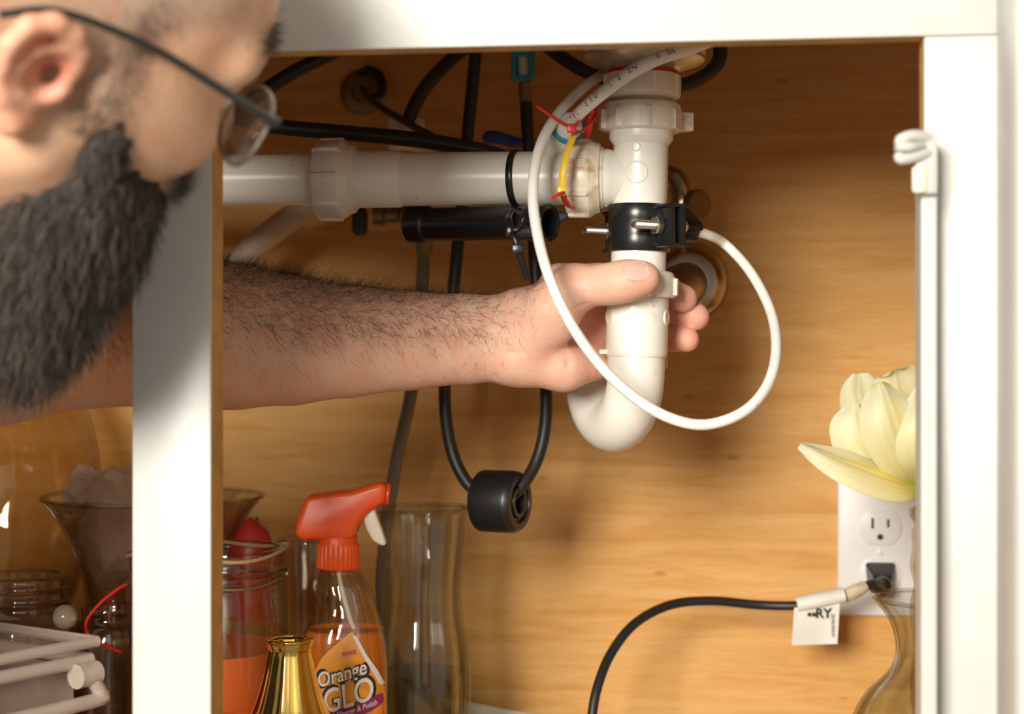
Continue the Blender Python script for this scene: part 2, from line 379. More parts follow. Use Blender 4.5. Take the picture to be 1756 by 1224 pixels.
# horizontal run
def nut_h(px0, px1, r, n=8, ph=.3, mm='pvc_old', hh=5):
    return hl([(px0, r-14), (px0+1, r-4), (px0+6, r), (px1-26, r+1), (px1-22, r), (px1-14, r-6), (px1-6, r-8), (px1-4, r-14), (px1, r-15), (px1, r-20)][::-1], 144, lobes(n, hh/FPX, ph, .16, (6, 7, 8)))
part('slip_nut', nut_h(972, 1036, 67), M['pvc_dirty'], drain)
part('drain_pipe', hl([(1030, 40), (1029, 46), (690, 46), (689, 40)]), M['pvc'], drain)
part('coupling', hl([(692, 40), (691, 46), (688, 48.5), (600, 48.5), (598, 44)]), M['pvc'], drain)
part('slip_nut', nut_h(545, 614, 66, ph=.0), M['pvc_old'], drain)
part('drain_pipe', hl([(605, 35), (604, 43.5), (-900, 43.5), (-902, 38)]), M['pvc'], drain)
# trap
part('tailpiece', vl([(350, 40), (352, 47), (520, 47), (522, 40)]), M['pvc'], drain)
part('slip_nut', vl([(464, 46), (466, 57), (469, 61), (475, 63), (478, 65), (506, 65), (510, 63), (511, 50)], 144, lobes(6, 6/FPX, .30, .16, (4, 5))), pvc('lightly_rusted_pvc', (.86, .82, .71), (.45, .20, .04), .60, .70, scale=75), drain)
tr = G()
BDIR = (CR*-.35+CF*.937).normalized(); Rb = .0375; r49 = 49/FPX*DP
b0 = A(634)
tr.add(*vl([(509, 47), (511, 53), (604, 53), (609, 52.5), (612, 51), (613, 46)], 64))
pts = [A(600), A(618)] + [b0 + BDIR*(Rb - Rb*math.cos(t)) - Z_*(Rb*math.sin(t)) for t in np.linspace(0, math.pi, 25)]
leg = b0+BDIR*2*Rb
pts += [leg+Z_*.006, leg+Z_*.012]
tr.add(*tube_g(pts, r49, 64, 1))
trap = part('trap_bend', tr, M['pvc'], drain)
tr2 = G()
tr2.add(*spin(leg+Z_*.010, Z_, [(0, r49*.9), (0, r49*1.08), (.014, r49*1.08), (.016, r49*.95)], 48))
wallp = P(1185, 484, 1.27)
tr2.add(*tube_g([leg+Z_*.018, leg+Z_*.030, leg+Z_*.040+(wallp-leg)*.08, leg+(wallp-leg)*.3+Z_*.022, wallp, wallp+Y_*.06], .0175, 40, 8))
part('trap_arm', tr2, mat('chromed_arm', (.34, .27, .19), .3, .9, var=.3), drain)
part('back_nut', spin(leg+Z_*.012, Z_, [(0, .019), (.0, .0235), (.016, .0235), (.018, .019)], 96, lobes(8, .0015, .1, .14, (1, 2))), M['pvc_old'], drain)
# embossed ovals on the trap socket
for sx, py in ((-1, 543), (1, 545)):
    c = A(py); n = (CR*sx*.93-CF*.37).normalized(); 
    part('moulded_oval', spin(c+n*(.0186), n, [(0, .0055), (.0018, .0055), (.0021, .0050)], 32), M['pvc_old'], trap, False, None)
part('mould_tab', box_g(A(603)-CR*.0215-CF*.002, CR*.003, CF*.002, Z_*.0016, .0006), M['pvc'], trap)
esc = thing('wall_escutcheon', 'round chrome pipe flange behind the trap on the plywood back', 'pipe flange', W(1182, 484, BACK))
ec = W(1180, 484, BACK); 
part('flange', spin(ec+Y_*-.004, -Y_, [(-.004, .034), (.0, .034), (.004, .031), (.010, .024), (.012, .0215), (.004, .0195)], 64), M['chrome'], esc)
wd = P(1180, 484, 1.262)
part('compression_ring', spin(wd, -Y_, [(-.03, .019), (-.03, .0225), (-.016, .0225), (-.014, .0205), (-.008, .0205), (-.006, .0225), (.006, .0225), (.008, .019)], 64), M['steel'], esc)

# saddle clamp
Sd = (CR*-.5+CF*.866); Bd = (CR*-.866-CF*.5)
cl = thing('drain_saddle_clamp', 'black plastic saddle clamp with two bolts round the drain below the tee', 'pipe clamp', A(432))
g = G()
g.add(*vl([(352, 47.5), (352, 52), (354, 53.5), (376, 53.5), (378, 53), (404, 53), (406, 53.5), (430, 53.5), (432, 52), (432, 47.5)], 72))
part('band', g, M['black'], cl)
for sgn in (-1, 1):
    base = A(392)+Sd*(.0285*sgn)
    g = G()
    for off in (.0020, -.0060):
        g.add(*box_g(base+Bd*(-.002+off), Bd*.0022, Sd*.010, Z_*.0125, .0012))
    g.add(*box_g(base-Sd*sgn*.009+Bd*-.004, Bd*.008, Sd*.003, Z_*.0135, .001))
    for zz in (.0125, -.0125):
        g.add(*box_g(base+Bd*-.005+Z_*zz, Bd*.009, Sd*.010, Z_*.0012, .0005))
    part('clamp_ear', g, M['black'], cl)
    b = part('bolt', spin(base+Bd*-.016, Bd, [(0, .0001), (0, .004), (.003, .004), (.0031, .0024)]+[(.004+i*.0005, .0024 if i % 2 else .0029) for i in range(72)]+[(.0405, .0023), (.041, .001)], 20), M['zinc'], cl)
    nb = base+Bd*.0032
    part('hex_nut', spin(nb, Bd, [(0, .0028), (0, .0056), (.0012, .0062), (.0042, .0062), (.0052, .0054), (.0052, .0028)], 6), M['zinc'], b, smooth=False, auto=None)
pc = A(388)-Bd*.018
g = G(); g.add(*spin(pc, -Bd, [(0, .012), (.006, .012), (.008, .0105), (.013, .0105), (.013, .008)], 32))
g.add(*spin(pc-Bd*.012, -Bd, [(0, .0078), (.001, .0085), (.013, .0085), (.015, .0066), (.017, .0066), (.0175, .004)], 48, lobes(6, .0012, 0, .3, (1, 2))))
g.add(*box_g(pc-Bd*.004, Bd*.004, Sd*.013, Z_*.013, .002))
part('tube_port', g, M['black'], cl)
portend = pc-Bd*.028

# white tubing
tA = [portend+Bd*.012, P(1212, 402, proj(portend)[2]), P(1245, 420, 1.10), P(1288, 468, 1.08), P(1322, 535, 1.05), P(1331, 600, 1.02), P(1316, 660, 1.0), P(1275, 706, .985), P(1210, 728, .98), P(1145, 715, .98), P(1080, 675, .985),
      P(1020, 615, .985), P(968, 535, .98), P(932, 445, .985), P(914, 345, 1.0), P(922, 265, 1.015), P(950, 205, 1.03), P(995, 155, 1.045), P(1045, 120, 1.095), P(1100, 85, 1.14), P(1150, 40, 1.15)]
part('tube_', tube_g(tA, .0034, 20, 12), M['tubing'])
o = bpy.data.objects['tube_']; o.name = 'plastic_tube'; tag(o, 'thin white plastic tube looping from clamp round in front of the hand', 'tube')
tBp = [P(1290, 40, 1.0), P(1240, 60, .995), P(1190, 80, .99), P(1130, 100, .985), P(1080, 125, .99), P(1035, 158, 1.0), P(1000, 188, 1.015), P(975, 215, 1.035)]
tb = part('plastic_tube', tube_g(tBp, .0041, 20, 12), M['tubing']); tag(tb, 'white printed plastic tube running down across the metal strainer', 'tube')
path = catmull(tBp, 40)
def on_path(px):
    return min(range(1, len(path)-1), key=lambda i: abs(proj(path[i])[0]-px))
g = G()
for px, s in ((1148, 'SN'), (1128, '0'), (1092, 'N'), (1084, 'Z'), (1066, '2'), (1052, 'L'), (1028, 'U'), (1021, 'S'), (1013, 'E'), (998, 'L'), (993, '0'), (988, '7'), (983, '1')):
    i = on_path(px); t = (path[i-1]-path[i+1]).normalized(); n = -CF; n = (n-t*n.dot(t)).normalized(); sd = n.cross(t).normalized(); V, F = text_pts(s, .0046)
    g.add([path[i] + t*v.x + sd*(v.y+.0008) + n*math.sqrt(max(1e-8, .00432**2-(v.y+.0008)**2)) for v in V], F)
part('printed_mark', g, M['ink'], tb, smooth=False, auto=None)
ff = thing('tube_fitting', 'white push fitting with teal collar at the lower end of printed tube', 'tube fitting', P(960, 262, 1.06))
q0, q1 = P(978, 212, 1.033), P(948, 258, 1.075); qa = (q1-q0).normalized()
part('fitting_body', spin(q0, qa, [(0, .0045), (0, .0078), (.004, .009), (.030, .0095), (.045, .0095)], 40), M['pvc'], ff)
part('fitting_collar', spin(q0+qa*.0045, qa, [(0, .008), (0, .0107), (.004, .0107), (.004, .008)], 40), M['teal'], ff)

# zip ties
def ribbon(pts, wd=.0021, th=.35, n=10, up=None): return tube_g(pts, wd, 8, n, flat=th, up=up)
z1 = thing('zip_tie', 'red zip tie with long tail pointing left at the tube fitting', 'zip tie', P(980, 225, 1.02), 'coloured zip ties by the tee nut')
part('tie_tail', ribbon([P(919, 181, 1.0), P(950, 202, 1.008), P(978, 219, 1.015)], .0016, .5), M['red'], z1)
part('tie_head', box_g(P(980, 220, 1.014), CR*.0028, CF*.002, Z_*.0028, .0006), M['red'], z1)
part('tie_strap', ribbon([P(980, 222, 1.016), P(992, 208, 1.02), P(1008, 184, 1.03), P(1019, 182, 1.035), P(1021, 196, 1.035), P(1010, 214, 1.03), P(994, 227, 1.022), P(982, 224, 1.018)], .0016, .5), M['red'], z1)
z2 = thing('zip_tie', 'short red zip tie between the printed tube and the top slip nut', 'zip tie', P(1008, 228, 1.035), 'coloured zip ties by the tee nut')
part('tie_head', box_g(P(1013, 187, 1.032), CR*.0028, CF*.002, Z_*.0032, .0006), M['red'], z2)
part('tie_strap', ribbon([P(1013, 190, 1.036), P(1010, 208, 1.042), P(1006, 228, 1.048), P(1002, 245, 1.056)], .0028, .4, up=CR), M['red'], z2)
part('tie_tail', ribbon([P(1013, 184, 1.032), P(1024, 172, 1.03), P(1032, 162, 1.034)], .0022, .5, up=CR), M['red'], z2)
z3 = thing('zip_tie', 'yellow zip tie beside the rust-stained nut of the tee', 'zip tie', P(963, 335, 1.02), 'coloured zip ties by the tee nut')
part('tie_strap', ribbon([P(990, 226, 1.03), P(984, 232, 1.024), P(972, 262, 1.02), P(965, 295, 1.018), P(963, 325, 1.02)], .0023, .4, up=CR), M['yellow'], z3)
part('tie_head', box_g(P(963, 328, 1.018), CR*.0026, CF*.0022, Z_*.0030, .0006), M['yellow'], z3)
z4 = thing('zip_tie', 'red zip tie with a cut tail under the yellow tie head', 'zip tie', P(963, 350, 1.02), 'coloured zip ties by the tee nut')
part('tie_tail', ribbon([P(949, 339, 1.008), P(957, 333, 1.010), P(965, 330, 1.014)], .0020, .5), M['red'], z4)
part('tie_strap', ribbon([P(966, 334, 1.020), P(969, 344, 1.026), P(976, 353, 1.04), P(985, 358, 1.058)], .0020, .5), M['red'], z4)
z5 = thing('zip_tie', 'black zip tie round horizontal drain pipe holding the black sleeve', 'zip tie', P(890, 470, 1.04))
s = hs(886); hc = HA0+HAX*s; rp = 46.5/FPX*proj(hc)[2]+.0008
L_ = []
for t in np.linspace(-1.9, 1.6, 15):
    L_.append(hc + Z_*math.sin(t+.35)*rp*1.0 - Y_*math.cos(t+.35)*rp + HAX*(.0032*math.cos(t+.35)))
L_ = L_[::-1]
part('tie_strap', ribbon(L_+[P(872, 372, 1.035), P(880, 400, 1.026), P(887, 418, 1.024)], .0023, .35, n=5, up=HAX), M['black'], z5)
part('tie_strap', ribbon([P(908, 350, 1.035), P(899, 366, 1.024), P(893, 382, 1.022), P(885, 392, 1.021), P(876, 392, 1.022)], .0018, .5), M['black'], z5)
part('tie_head', box_g(P(889, 427, 1.022), CR*.0042, CF*.003, Z_*.0030, .0008), M['black'], z5)
part('tie_tail', ribbon([P(889, 430, 1.022), P(896, 452, 1.024), P(904, 478, 1.028)], .0022, .4, up=CR), M['black'], z5)
# black sleeve below the pipe
sv = thing('black_sleeve', 'black plastic cylinder with open ringed end hanging under the drain pipe', 'plastic cylinder', P(830, 415, 1.06))
sa = P(704, 385, 1.104); sb = P(942, 382, 1.046); sx_ = (sb-sa); SL = sx_.length; sx_.normalize()
part('sleeve_body', spin(sa, sx_, [(0, .006), (0, .0115), (.0015, .0128), (.012, .0128), (.0135, .0122), (.0145, .0128), (.016, .0112), (SL-.014, .0112), (SL-.012, .0122), (SL, .0125), (SL+.001, .0118), (SL, .0088), (SL-.03, .0085), (SL-.03, .0005)], 56), M['black'], sv)
part('mount_lug', prism_g([P(x, y, 1.058) for x, y in ((940, 361), (962, 362), (975, 364), (974, 375), (964, 380), (957, 388), (940, 400))], CF, .0018, .0008), M['black'], sv)
part('saddle_clip', box_g(P(890, 397, 1.030), CR*.0085, CF*.004, Z_*.0034, .0014), M['black'], sv)

# hoses
hose_pts = [(818, 40, 1.2), (815, 95, 1.2), (808, 170, 1.2), (800, 250, 1.2), (789, 380, 1.2), (782, 450, 1.2), (772, 560, 1.2), (763, 650, 1.2), (765, 720, 1.2), (777, 780, 1.2), (800, 826, 1.195), (830, 850, 1.19), (862, 858, 1.182), (890, 838, 1.182), (918, 795, 1.19), (934, 735, 1.195), (936, 660, 1.2), (926, 560, 1.2), (917, 450, 1.2), (912, 330, 1.2), (906, 250, 1.2), (902, 175, 1.2)]
fh = thing('faucet_hose', 'black braided faucet hose hanging in a long loop through a round weight', 'hose', P(850, 860, 1.2))
part('hose', tube_g([P(*p) for p in hose_pts], .0046, 18, 10), M['rubber'], fh)
part('crimp_sleeve', tube_g([P(902, 180, 1.2), P(900, 160, 1.2), P(899, 138, 1.2)], [.0044, .0046, .0040], 18, 4), M['brass'], fh)
part('hose_end', tube_g([P(899, 140, 1.2), P(898, 120, 1.2), P(897, 80, 1.2), P(897, 50, 1.2)], [.0040, .0048, .0048, .0048], 18, 4), M['pvc_old'], fh)
bc = tag(part('quick_clip', (lambda g: g)(G().add(*box_g(P(881, 112, 1.198), CR*.0022, CF*.006, Z_*.0115, .001)).add(*box_g(P(912, 112, 1.198), CR*.0022, CF*.006, Z_*.0115, .001)).add(*box_g(P(897, 112, 1.206), CR*.008, CF*.0015, Z_*.0115, .001)).add(*box_g(P(897, 133, 1.194), CR*.0085, CF*.001, Z_*.0018, .0005)).add(*box_g(P(897, 92, 1.194), CR*.0085, CF*.001, Z_*.0018, .0005))), M['teal']), 'teal plastic clip round the hose end at top of cabinet', 'clip')
wt = thing('hose_weight', 'round black counterweight hanging at the bottom of the hose loop', 'hose weight', P(848, 915, 1.18))
wa = (CR*.90-CF*.43).normalized(); w0 = P(822, 858, 1.193)
part('weight_body', spin(w0, wa, [(0, .009), (0, .020), (.002, .0222), (.004, .0228), (.028, .0228), (.031, .0222), (.0335, .0200), (.0335, .0155), (.031, .0145), (.031, .0120), (.0335, .0115), (.0335, .0085), (.010, .0085)], 72), M['matteblack'], wt)
def hose(name, label, pts, r, m, cat='hose', n=10):
    return tag(part(name, tube_g([P(*p) for p in pts], r, 16, n), m), label, cat)
hose('rubber_hose', 'thick black rubber hose running level just above the horizontal drain pipe', [(330, 165, 1.12), (400, 198, 1.12), (465, 216, 1.12), (600, 229, 1.118), (700, 238, 1.117), (780, 250, 1.117), (850, 266, 1.12), (930, 300, 1.13)], .0056, M['rubber'])
hose('rubber_hose', 'short black hose slanting down from the rail beside the eyeglasses', [(640, 50, 1.16), (575, 88, 1.16), (510, 120, 1.16), (455, 154, 1.16), (380, 205, 1.16)], .0052, M['rubber'])
hose('rubber_hose', 'black hose curving down from the rail to the white valve', [(830, 55, 1.22), (785, 92, 1.24), (745, 130, 1.26), (716, 170, 1.27), (698, 212, 1.275)], .0054, M['rubber'])
hose('rubber_hose', 'dark hose curving behind the metal strainer and out to its right', [(920, 60, 1.19), (955, 92, 1.18), (1000, 120, 1.17), (1060, 142, 1.165), (1130, 150, 1.165), (1190, 140, 1.17), (1228, 112, 1.175), (1235, 80, 1.18), (1222, 40, 1.18)], .0052, M['rubber'])
hose('power_cable', 'thin black cable coming out of the round wall grommet at upper left', [(622, 152, 1.39), (630, 166, 1.34), (650, 182, 1.30), (700, 212, 1.24), (745, 236, 1.18), (790, 262, 1.14)], .0029, M['rubber'], 'cable')
gr = thing('wall_grommet', 'round dull brown cable grommet on the plywood at upper left', 'grommet', W(622, 155, BACK))
gp = W(622, 158, BACK)
part('plate', spin(gp, -Y_, [(-.002, .020), (.0015, .020), (.004, .017), (.004, .009), (.001, .008)], 48), M['brass'], gr)
part('hook', tube_g([W(612, 128, BACK-.006), W(632, 118, BACK-.008), W(652, 132, BACK-.010), (W(655, 158, BACK-.012)), W(640, 168, BACK-.012)], [.002, .003, .004, .0035, .003], 12, 8), M['matteblack'], gr)
hose('braided_hose', 'grey braided metal supply hose running down behind the arm to the vase', [(728, 405, 1.27), (726, 450, 1.27), (722, 520, 1.27), (712, 620, 1.27), (702, 690, 1.27), (684, 770, 1.28), (670, 850, 1.29), (660, 930, 1.30), (655, 1020, 1.31), (672, 1120, 1.32), (720, 1180, 1.31), (790, 1245, 1.29)], .0052, mat('braided_steel', (.24, .21, .17), .45, .7, bump=.9, bscale=1500))
hose('drain_tube', 'wide off-white tube slanting down behind the hairy forearm at left', [(600, 300, 1.32), (530, 350, 1.32), (470, 395, 1.32), (420, 440, 1.32), (375, 500, 1.32), (330, 580, 1.33)], .0105, mat('yellowed_tube', (.62, .50, .36), .5), 'tube')
# valves at the back
v1 = thing('shutoff_valve', 'white valve box behind the crossing black hoses at upper left', 'valve', W(697, 258, BACK-.04))
part('valve_body', box_g(P(697, 230, 1.29), CR*.0145, CF*.010, Z_*.0125, .003), M['pvc_old'], v1)
part('inlet_pipe', spin(P(697, 235, 1.27), Y_, [(0, .007), (.11, .007)], 24), M['pvc_old'], v1)
v2 = thing('shutoff_valve', 'valve with blue lever handle just above the drain pipe', 'valve', P(870, 262, 1.25))
part('lever_handle', prism_g([P(826, 236, 1.235), P(832, 226, 1.235), P(848, 224, 1.235), (P(896, 238, 1.235)), P(897, 250, 1.235), P(880, 252, 1.235), P(845, 246, 1.235), P(830, 246, 1.235)], CF, .005, .002), M['blue'], v2)
part('valve_body', spin(P(885, 268, 1.24), Y_, [(0, .009), (.135, .009)], 32), mat('copper', (.45, .20, .09), .4, .8), v2)
v3 = thing('shutoff_valve', 'brass valve with dark oval handle below the left slip nut', 'valve', P(650, 405, 1.27))
part('valve_body', spin(P(640, 368, 1.28), CR, [(0, .006), (0, .009), (.008, .010), (.010, .007), (.020, .007), (.022, .0095), (.036, .0095), (.038, .006)], 24), M['brass'], v3)
part('stem', spin(P(700, 370, 1.29), Y_, [(0, .007), (.09, .007)], 20), M['brass'], v3)
part('oval_handle', box_g(P(617, 380, 1.272), CR*.0058, CF*.009, Z_*.0115, .005, 4), mat('dark_green_handle', (.035, .035, .022), .45), v3)
part('hose_nut', spin(P(727, 398, 1.27), Z_, [(-.018, .006), (-.014, .0068), (0, .0068), (.008, .0075), (.018, .0075)], 20), M['brass'], v3)
v4 = thing('shutoff_valve', 'chrome angle valve on the plywood right of the tee', 'valve', P(1165, 372, 1.30))
part('valve_body', tube_g([P(1138, 300, 1.30), P(1158, 310, 1.295), P(1168, 335, 1.29), P(1164, 372, 1.29)], [.010, .010, .0085, .008], 20, 6), M['chrome'], v4)
part('outlet_pipe', spin(P(1150, 305, 1.30), Y_, [(0, .008), (.08, .008)], 20), M['chrome'], v4)
part('round_handle', spin(P(1190, 352, 1.288), (CR*.55-CF*.83), [(-.004, .004), (0, .011), (.002, .0125), (.006, .0125), (.008, .011), (.008, .006)], 40), M['brass'], v4)

# ------------------------------------------------------------------ outlet, plug, cord, tag
ol = thing('wall_outlet', 'white duplex wall outlet on the plywood at lower right', 'outlet', W(1508, 1055, BACK))
oc = W(1508, 939, BACK); OS = 1/(FPX/1.348)
ow, oh = 71*OS, 116*OS
part('cover_plate', box_g(oc-Y_*.002, X_*ow, Y_*.0028, Z_*oh, .0022, 3), M['outlet'], ol)
def recep(cz):
    c = oc+Z_*cz-Y_*.0052; pts = []
    for k in range(48):
        t = 2*math.pi*k/48; x = math.cos(t)*.0172; z = math.sin(t)*.0172
        pts.append(c+X_*x+Z_*max(-.0142, min(.0142, z)))
    r_ = part('receptacle', prism_g(pts, Y_, .0012, .0004), M['outlet'], ol)
    return r_
rz = ((939-903)*OS, (939-985)*OS)
for cz in rz:
    r_ = recep(cz); c = oc+Z_*cz-Y_*.0066
    part('slot', bx(c+Vector((-.0072, -.0004, -.001)), c+Vector((-.0052, .0004, .0078)), 0), M['dark'], r_, False, None)
    part('slot', bx(c+Vector((.0056, -.0004, .0002)), c+Vector((.0074, .0004, .0070)), 0), M['dark'], r_, False, None)
    part('ground_hole', spin(c-Z_*.0078+Y_*.0004, -Y_, [(0, .0025), (.0008, .0025)], 20), M['dark'], r_)
part('centre_screw', spin(oc-Z_*.0035-Y_*.0045, -Y_, [(0, .003), (.001, .003), (.0014, .002)], 20), M['outlet'], ol)
pc_ = oc+Z_*rz[1]-Y_*.0065
cd = thing('power_cable', 'black power cord plugged into the lower outlet socket', 'power cord', W(1505, 1010, BACK-.03))
a_ = [(-.0125, .0115), (.0125, .0115), (.011, -.006), (.006, -.0125), (-.006, -.0125), (-.011, -.006)]
bm = bmesh.new(); lo = [bm.verts.new(pc_+X_*x+Z_*z) for x, z in a_]; hi = [bm.verts.new(pc_-Y_*.022+X_*x*.62+Z_*(z*.62-.004)) for x, z in a_]
for i in range(6): bm.faces.new((lo[i], lo[(i+1) % 6], hi[(i+1) % 6], hi[i]))
bm.faces.new(lo[::-1]); bm.faces.new(hi); bmesh.ops.recalc_face_normals(bm, faces=bm.faces[:]); bmesh.ops.bevel(bm, geom=bm.edges[:], offset=.0012, segments=2, affect='EDGES')
bm.verts.index_update(); part('plug', ([v.co.copy() for v in bm.verts], [[v.index for v in f.verts] for f in bm.faces]), M['black'], cd); bm.free()
pe = pc_-Y_*.022-Z_*.004
c1 = P(1490, 1006, 1.29)
part('strain_relief', tube_g([pe+Y_*.004, pe-Y_*.004-Z_*.001, pe-Y_*.012+X_*-.003-Z_*.004, P(1494, 1002, 1.292)], [.0075, .0072, .0056, .0044], 24, 6), M['black'], cd)
part('cord', tube_g([pe-Y_*.006, P(1494, 1001, 1.292), P(1470, 1014, 1.285), P(1430, 1030, 1.28), P(1370, 1038, 1.28), P(1300, 1037, 1.285), P(1220, 1030, 1.28), P(1150, 1037, 1.27), P(1090, 1068, 1.25), P(1048, 1120, 1.23), P(1024, 1180, 1.21), P(1014, 1240, 1.20), P(1012, 1300, 1.19), P(1010, 1400, 1.18)], .0037, 18, 10), M['rubber'], cd)
part('tape_wrap', tube_g([P(1448, 1022, 1.281), P(1466, 1014, 1.283), P(1482, 1006, 1.287)], [.0052, .0056, .005], 14, 3), M['yellowpaper'], cd)
wl = part('label_wrap', tube_g([P(1366, 1036, 1.277), P(1400, 1030, 1.276), P(1446, 1020, 1.277)], [.0082, .0080, .0078], 20, 4, flat=.8, cap=False), M['paper'], cd)
cardg = G(); N = 10; V = []; F = []
for j in range(N+1):
    for i in range(N+1):
        u, v = i/N, j/N
        px = 1362+u*78 - v*4; py = 1042-u*8+v*(64+u*6)
        V.append(P(px, py, 1.272+.0025*math.sin(u*3)*v))
for j in range(N):
    for i in range(N): F.append((j*(N+1)+i, j*(N+1)+i+1, (j+1)*(N+1)+i+1, (j+1)*(N+1)+i))
cardg.add(V, F); cardg.add([Vector(v)+CF*.0004 for v in V], [f[::-1] for f in F])
tg = part('warning_tag', cardg, M['paper'], cd); tg['label'] = 'white warning tag hanging from the cord'
g = G(); V, F = text_pts('RY', .0105, offset=.0003); cc = P(1412, 1052, 1.2705)
g.add([cc+CR*v.x+Z_*v.y for v in V], F); V, F = text_pts('■■', .004); cc = P(1392, 1054, 1.2705); g.add([cc+CR*v.x+Z_*v.y for v in V], F)
V, F = text_pts('WARNING', .0042); cc = P(1428, 1072, 1.2705); g.add([cc+CR*v.y+Z_*v.x*.9 for v in V], F)
part('tag_print', g, M['ink'], tg, False, None)

# ------------------------------------------------------------------ flower and right glassware
petalm = mat('petal', (.86, .80, .45), .5, sss=.25); nt = petalm.node_tree; b = nt.nodes['Principled BSDF']
at = nt.nodes.new('ShaderNodeVertexColor'); at.layer_name = 'col'; nt.links.new(at.outputs['Color'], b.inputs['Base Color'])
fl = thing('artificial_flower', 'pale yellow tulip with open petals beside the right stile', 'flower', P(1585, 1000, 1.10))
def petal(mid, half, cup, side, yel=.5, tip=None, nn=22, mm=14, pt=False):
    path = catmull([P(*p) for p in mid], 8); N = len(path); V = []; F = []; cols = []
    for i, p in enumerate(path):
        s = i/(N-1); t = (path[min(i+1, N-1)]-path[max(i-1, 0)]).normalized()
        n = Vector(side).normalized(); n = (n-t*n.dot(t)).normalized(); sd = t.cross(n)
        w = half*(math.sin(math.pi*(s*.91+.05)**(.85 if pt else 1.15))**(.75 if pt else .6))
        for k in range(mm+1):
            u = k/mm*2-1
            rip = .0012*math.sin(5*s+4*u)*s
            V.append(p+sd*(u*w)+n*(cup*(u*u)*(w/half)+rip+.0003*math.cos(u*14)*(1-abs(u))))
            y = max(0, min(1, (1-s)*1.0*(1-.4*abs(u)) + yel*max(0, .35-abs(u+.3))*1.2))
            c = (np.array([.74, .69, .47])*(1-y) + np.array([.74, .55, .09])*y)*(1-.05*math.cos(u*24)-.10*max(0, .08-abs(u))/.08)
            gr_ = max(0, 1-s*7) + (max(0, (s-.94)*12) if tip else 0)+max(0, abs(u)-.93)*4*max(0, .6-s); gr_ = min(1, gr_)
            c = c*(1-gr_)+np.array([.42, .58, .08])*gr_; cols.append(c)
    for i in range(N-1):
        for k in range(mm): a = i*(mm+1)+k; F.append((a, a+1, a+mm+2, a+mm+1))
    n0 = len(V); F2 = [tuple(j+n0 for j in f[::-1]) for f in F]
    V2 = [v+Vector(side).normalized()*.0005 for v in V]
    o = part('petal', (V+V2, F+F2), petalm, fl, auto=None)
    ca = o.data.color_attributes.new('col', 'FLOAT_COLOR', 'POINT')
    ca.data.foreach_set('color', np.concatenate([np.c_[np.array(cols+cols), np.ones(len(cols)*2)]]).ravel())
    return o
petal([(1576, 826, 1.13), (1545, 800, 1.15), (1505, 740, 1.165), (1480, 680, 1.17), (1476, 640, 1.17)], .019, -.004, CF*-1, .2)
petal([(1580, 826, 1.13), (1568, 780, 1.15), (1550, 710, 1.16), (1540, 650, 1.16), (1538, 634, 1.155)], .019, -.004, CF*-1, .2, True)
petal([(1584, 828, 1.12), (1590, 780, 1.12), (1598, 720, 1.12), (1600, 650, 1.12)], .022, -.006, CF*-1, .2, True)
petal([(1574, 832, 1.11), (1540, 806, 1.098), (1500, 765, 1.09), (1474, 728, 1.09), (1466, 694, 1.095)], .0235, .006, CF, .8)
petal([(1578, 830, 1.105), (1560, 800, 1.085), (1538, 750, 1.075), (1522, 700, 1.075), (1508, 655, 1.085)], .0205, .007, CF, .8, True)
petal([(1584, 832, 1.10), (1590, 790, 1.075), (1592, 730, 1.07), (1585, 670, 1.08)], .022, .007, CF, .6)
petal([(1572, 836, 1.10), (1535, 826, 1.085), (1480, 806, 1.08), (1425, 785, 1.08), (1371, 762, 1.08)], .0155, .004, (CF*.8-Z_*.65), .9, pt=True)
part('flower_base', spin(P(1582, 836, 1.11), Z_, [(-.008, .003), (-.004, .007), (.002, .010), (.004, .006)], 20), mat('green_sepal', (.30, .45, .06), .5), fl)
vb = P(1600, 1224, 1.13)
part('stem', tube_g([P(1582, 838, 1.11), P(1592, 900, 1.115), P(1602, 1000, 1.125), P(1602, 1100, 1.13), Vector((vb.x, vb.y, FLOORZ+.01))], .0028, 10, 8), mat('stem_green', (.22, .34, .07), .5), fl)
def loftz(name, cx, d, rows, mm, parent, flutes=0, fh=0.0, twist=0.0, aspect=1.0, segs=72, zbot=True, wall=.0022):
    """glass vessel from (py, half width px) rows at depth d"""
    c = P(cx, 612, d); rings = []
    for py, r in rows: rings.append(((612-py)/FPX*d, r/FPX*d))
    zs = [max(z, FLOORZ+.001) for z, r in rings]
    prof = [(z, r) for z, (_, r) in zip(zs, rings)]
    inner = [(z, max(.001, r-wall)) for z, r in prof]
    inner[-1] = (prof[-1][0]+.004, inner[-1][1])
    allp = [(prof[-1][0], .0008)] + prof[::-1] + inner + [(prof[-1][0]+.004, .0008)]
    def rf(i, t, r):
        z = allp[i][0]
        return r*(1+fh*math.cos(flutes*t+twist*z)) if flutes and r > .002 else r
    V, F = lathe_g([(Vector((c.x, c.y, z)), r, Z_) for z, r in allp], segs, rf)
    return part(name, (V, F), mm, parent, auto=None)
def dense(rows, n=40):
    y = np.array([r[0] for r in rows], float); x = np.array([r[1] for r in rows], float)
    # smooth interpolation through control rows
    pts = catmull([Vector((a, b_, 0)) for a, b_ in zip(x, y)], max(2, n//len(rows)))
    return [(p.y, p.x) for p in pts]
vz = thing('glass_vase', 'clear swirled glass vase with flared mouth below the flower', 'vase', Vector((P(1600, 612, 1.13).x, P(1600, 612, 1.13).y, FLOORZ)))
loftz('vessel', 1602, 1.13, dense([(1026, 102), (1038, 92), (1058, 78), (1090, 67), (1125, 64), (1155, 76), (1185, 105), (1215, 126), (1260, 140), (1330, 140), (1400, 110), (1450, 90)], 60), M['glass'], vz, 10, .035, 60)
c = P(1602, 1026, 1.13)
